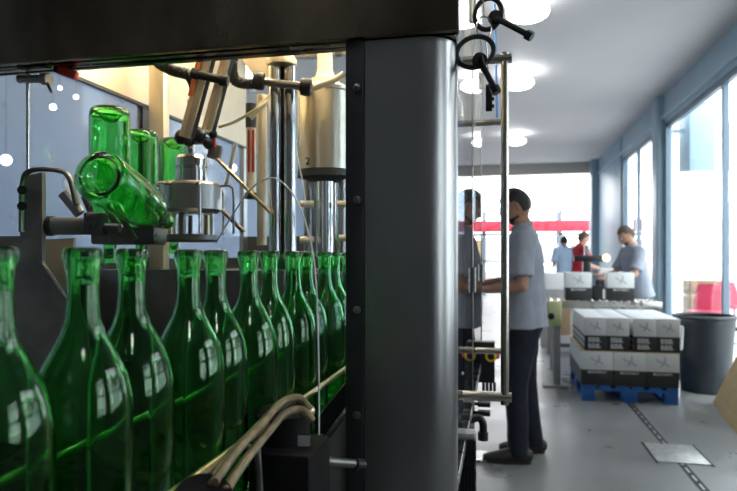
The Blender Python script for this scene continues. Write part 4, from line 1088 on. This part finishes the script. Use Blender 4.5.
# near worker in profile: local +y = towards the machine (world -X)
Jn = {'_': (.42, 0, .55), 'head': (0, .050, 1.625), 'neck': (0, .005, 1.49), 'chest': (0, .01, 1.27),
      'shL': (-.185, .0, 1.42), 'shR': (.185, .01, 1.42), 'elL': (-.225, .02, 1.12), 'elR': (.22, .06, 1.13),
      'wrL': (-.13, .235, 1.09), 'wrR': (.10, .25, 1.12), 'hdL': (.25, .9, .08), 'hdR': (-.2, .9, .1), 'pnL': (.4, 0, -.9), 'pnR': (-.4, 0, -.9),
      'hipL': (-.09, -.01, .90), 'hipR': (.09, -.01, .90), 'knL': (-.11, .05, .49), 'knR': (.10, -.01, .49), 'anL': (-.13, .04, .083), 'anR': (.11, -.06, .083)}
pn = atD(524, 255, 4.02)
person((pn.x, pn.y, 0), R(90) + .0, 'worker in grey-blue short-sleeved shirt and dark jeans standing at the machine', Jn, 'skin', 'shirt_grey', 'hair', vox=.0072, beard=True, hem=.845)
# small control pad he works at
q = atD(487, 297, 4.0)
t = thing('control_pedestal', (q.x, q.y, 0), 'slim grey control pedestal under the near worker\'s hands', 'control pedestal')
b = N(); bb(b, q.x - .16, q.x - .03, q.y - .09, q.y + .09, q.z - .12, q.z - .02, bev=.006); part('panel', b, 'lightgrey', t)
b = N(); cyl(b, (q.x - .10, q.y, .01), (q.x - .10, q.y, q.z - .12), .022); bb(b, q.x - .2, q.x - .0, q.y - .1, q.y + .1, 0, .015); part('stand', b, 'steel', t)
b = N(); cyl(b, (q.x - .07, q.y - .03, q.z - .02), (q.x - .07, q.y - .03, q.z - .008), .014); part('button', b, 'red', t)

# right worker behind conveyor, facing left, bent over
Jr = {'_': (.60, 0, .5), 'head': (0, .15, 1.545), 'neck': (0, .085, 1.43), 'chest': (0, .06, 1.21),
      'shL': (-.18, .07, 1.345), 'shR': (.18, .09, 1.345), 'elL': (-.24, .17, 1.08), 'elR': (.21, .20, 1.08),
      'wrL': (-.19, .40, 1.045), 'wrR': (.10, .42, 1.06), 'hdL': (.05, .9, .05), 'hdR': (-.05, .9, .1), 'pnL': (.3, 0, -.9), 'pnR': (-.3, 0, -.9),
      'hipL': (-.09, -.03, .88), 'hipR': (.09, -.03, .88), 'knL': (-.11, .02, .48), 'knR': (.11, .0, .48), 'anL': (-.13, -.02, .083), 'anR': (.12, .04, .083)}
pr = atD(639, 255, 7.45)
person((pr.x, pr.y, 0), R(90) + .25, 'worker in violet-grey shirt bending over a carton on the conveyor', Jr, 'skin_light', 'shirt_violet', 'hair_grey', vox=.010, hem=.80, beard=True)
# red worker
Jd = {'_': (.35, 0, .5), 'head': (0, .06, 1.60), 'neck': (0, .02, 1.48), 'chest': (0, .01, 1.26),
      'shL': (-.19, .0, 1.41), 'shR': (.19, .01, 1.41), 'elL': (-.22, .05, 1.12), 'elR': (.24, .06, 1.12),
      'wrL': (-.14, .30, 1.07), 'wrR': (.17, .31, 1.07), 'hdL': (.05, .9, .05), 'hdR': (-.05, .9, .05), 'pnL': (.3, 0, -.9), 'pnR': (-.3, 0, -.9),
      'hipL': (-.09, -.01, .89), 'hipR': (.09, -.01, .89), 'knL': (-.11, .03, .49), 'knR': (.11, .0, .49), 'anL': (-.13, .0, .083), 'anR': (.12, -.02, .083)}
pd_ = atD(580, 255, 10.9)
person((pd_.x, pd_.y, 0), R(-75), 'worker in a red shirt reaching towards the sealing machine', Jd, 'skin_light', 'shirt_red', 'hair_grey', vox=.011, hem=.84)
Jb = dict(Jd); Jb['_'] = (.25, 0, .5)
pb_ = atD(565, 255, 13.4)
person((pb_.x, pb_.y, 0), R(15), 'worker in a light blue shirt seen from behind, farthest away', Jb, 'skin', 'shirt_blue', 'hair', vox=.012, hem=.86)
# table for far worker
t = thing('sorting_table', (pb_.x - .1, pb_.y + .75, 0), 'pale sorting table in front of the farthest worker', 'table')
c0 = V((pb_.x - .1, pb_.y + .85, 0))
b = N(); bb(b, c0.x - .7, c0.x + .5, c0.y - .35, c0.y + .35, .86, .90, bev=.005); part('top', b, 'white', t)
for sx in (-.65, .45):
    for sy in (-.3, .3):
        b = N(); bb(b, c0.x + sx - .025, c0.x + sx + .025, c0.y + sy - .025, c0.y + sy + .025, 0, .86); part('leg', b, 'lightgrey', t)

# ================================================================== LIGHT
w = bpy.data.worlds.new('sky'); bpy.context.scene.world = w; w.use_nodes = True
bg = w.node_tree.nodes['Background']; bg.inputs['Color'].default_value = (.93, .97, 1, 1); bg.inputs['Strength'].default_value = 4.2
def portal(loc, rot, sx, sy):
    l = bpy.data.lights.new('window_portal', 'AREA'); l.shape = 'RECTANGLE'; l.size = sx; l.size_y = sy; l.cycles.is_portal = True
    o = bpy.data.objects.new('window_portal', l); link(o); o.location = loc; o.rotation_euler = rot
portal((XW + .1, 7.6, 1.6), (0, R(90), 0), 3.2, 4.3)
portal((XW + .1, 2.2, 1.85), (0, R(90), 0), 1.9, 2.4)
portal((XW + .1, 11.55, 1.6), (0, R(90), 0), 3.2, 2.8)
portal((0.1, YE + .32, 1.7), (R(-90), 0, 0), 4.6, 3.3)

# ================================================================== CAMERA
cam = bpy.data.cameras.new('camera'); co = bpy.data.objects.new('camera', cam); link(co)
co.location = CAM; co.rotation_euler = (R(90), 0, TH)
cam.sensor_width = 36; cam.lens = F/737*36; cam.shift_y = (YH - 245.5)/737
cam.clip_start = .02
cam.dof.use_dof = True; cam.dof.focus_distance = .95; cam.dof.aperture_fstop = (F/737*36)/4.2
sc = bpy.context.scene; sc.camera = co
sc.view_settings.view_transform = 'Standard'; sc.view_settings.look = 'None'; sc.view_settings.gamma = 1; sc.view_settings.use_curve_mapping = False
sc.view_settings.exposure = .62
sc.cycles.use_denoising = True
sc.cycles.max_bounces = 20; sc.cycles.transmission_bounces = 20; sc.cycles.transparent_max_bounces = 16; sc.cycles.glossy_bounces = 6; sc.cycles.diffuse_bounces = 4
sc.cycles.sample_clamp_indirect = 6
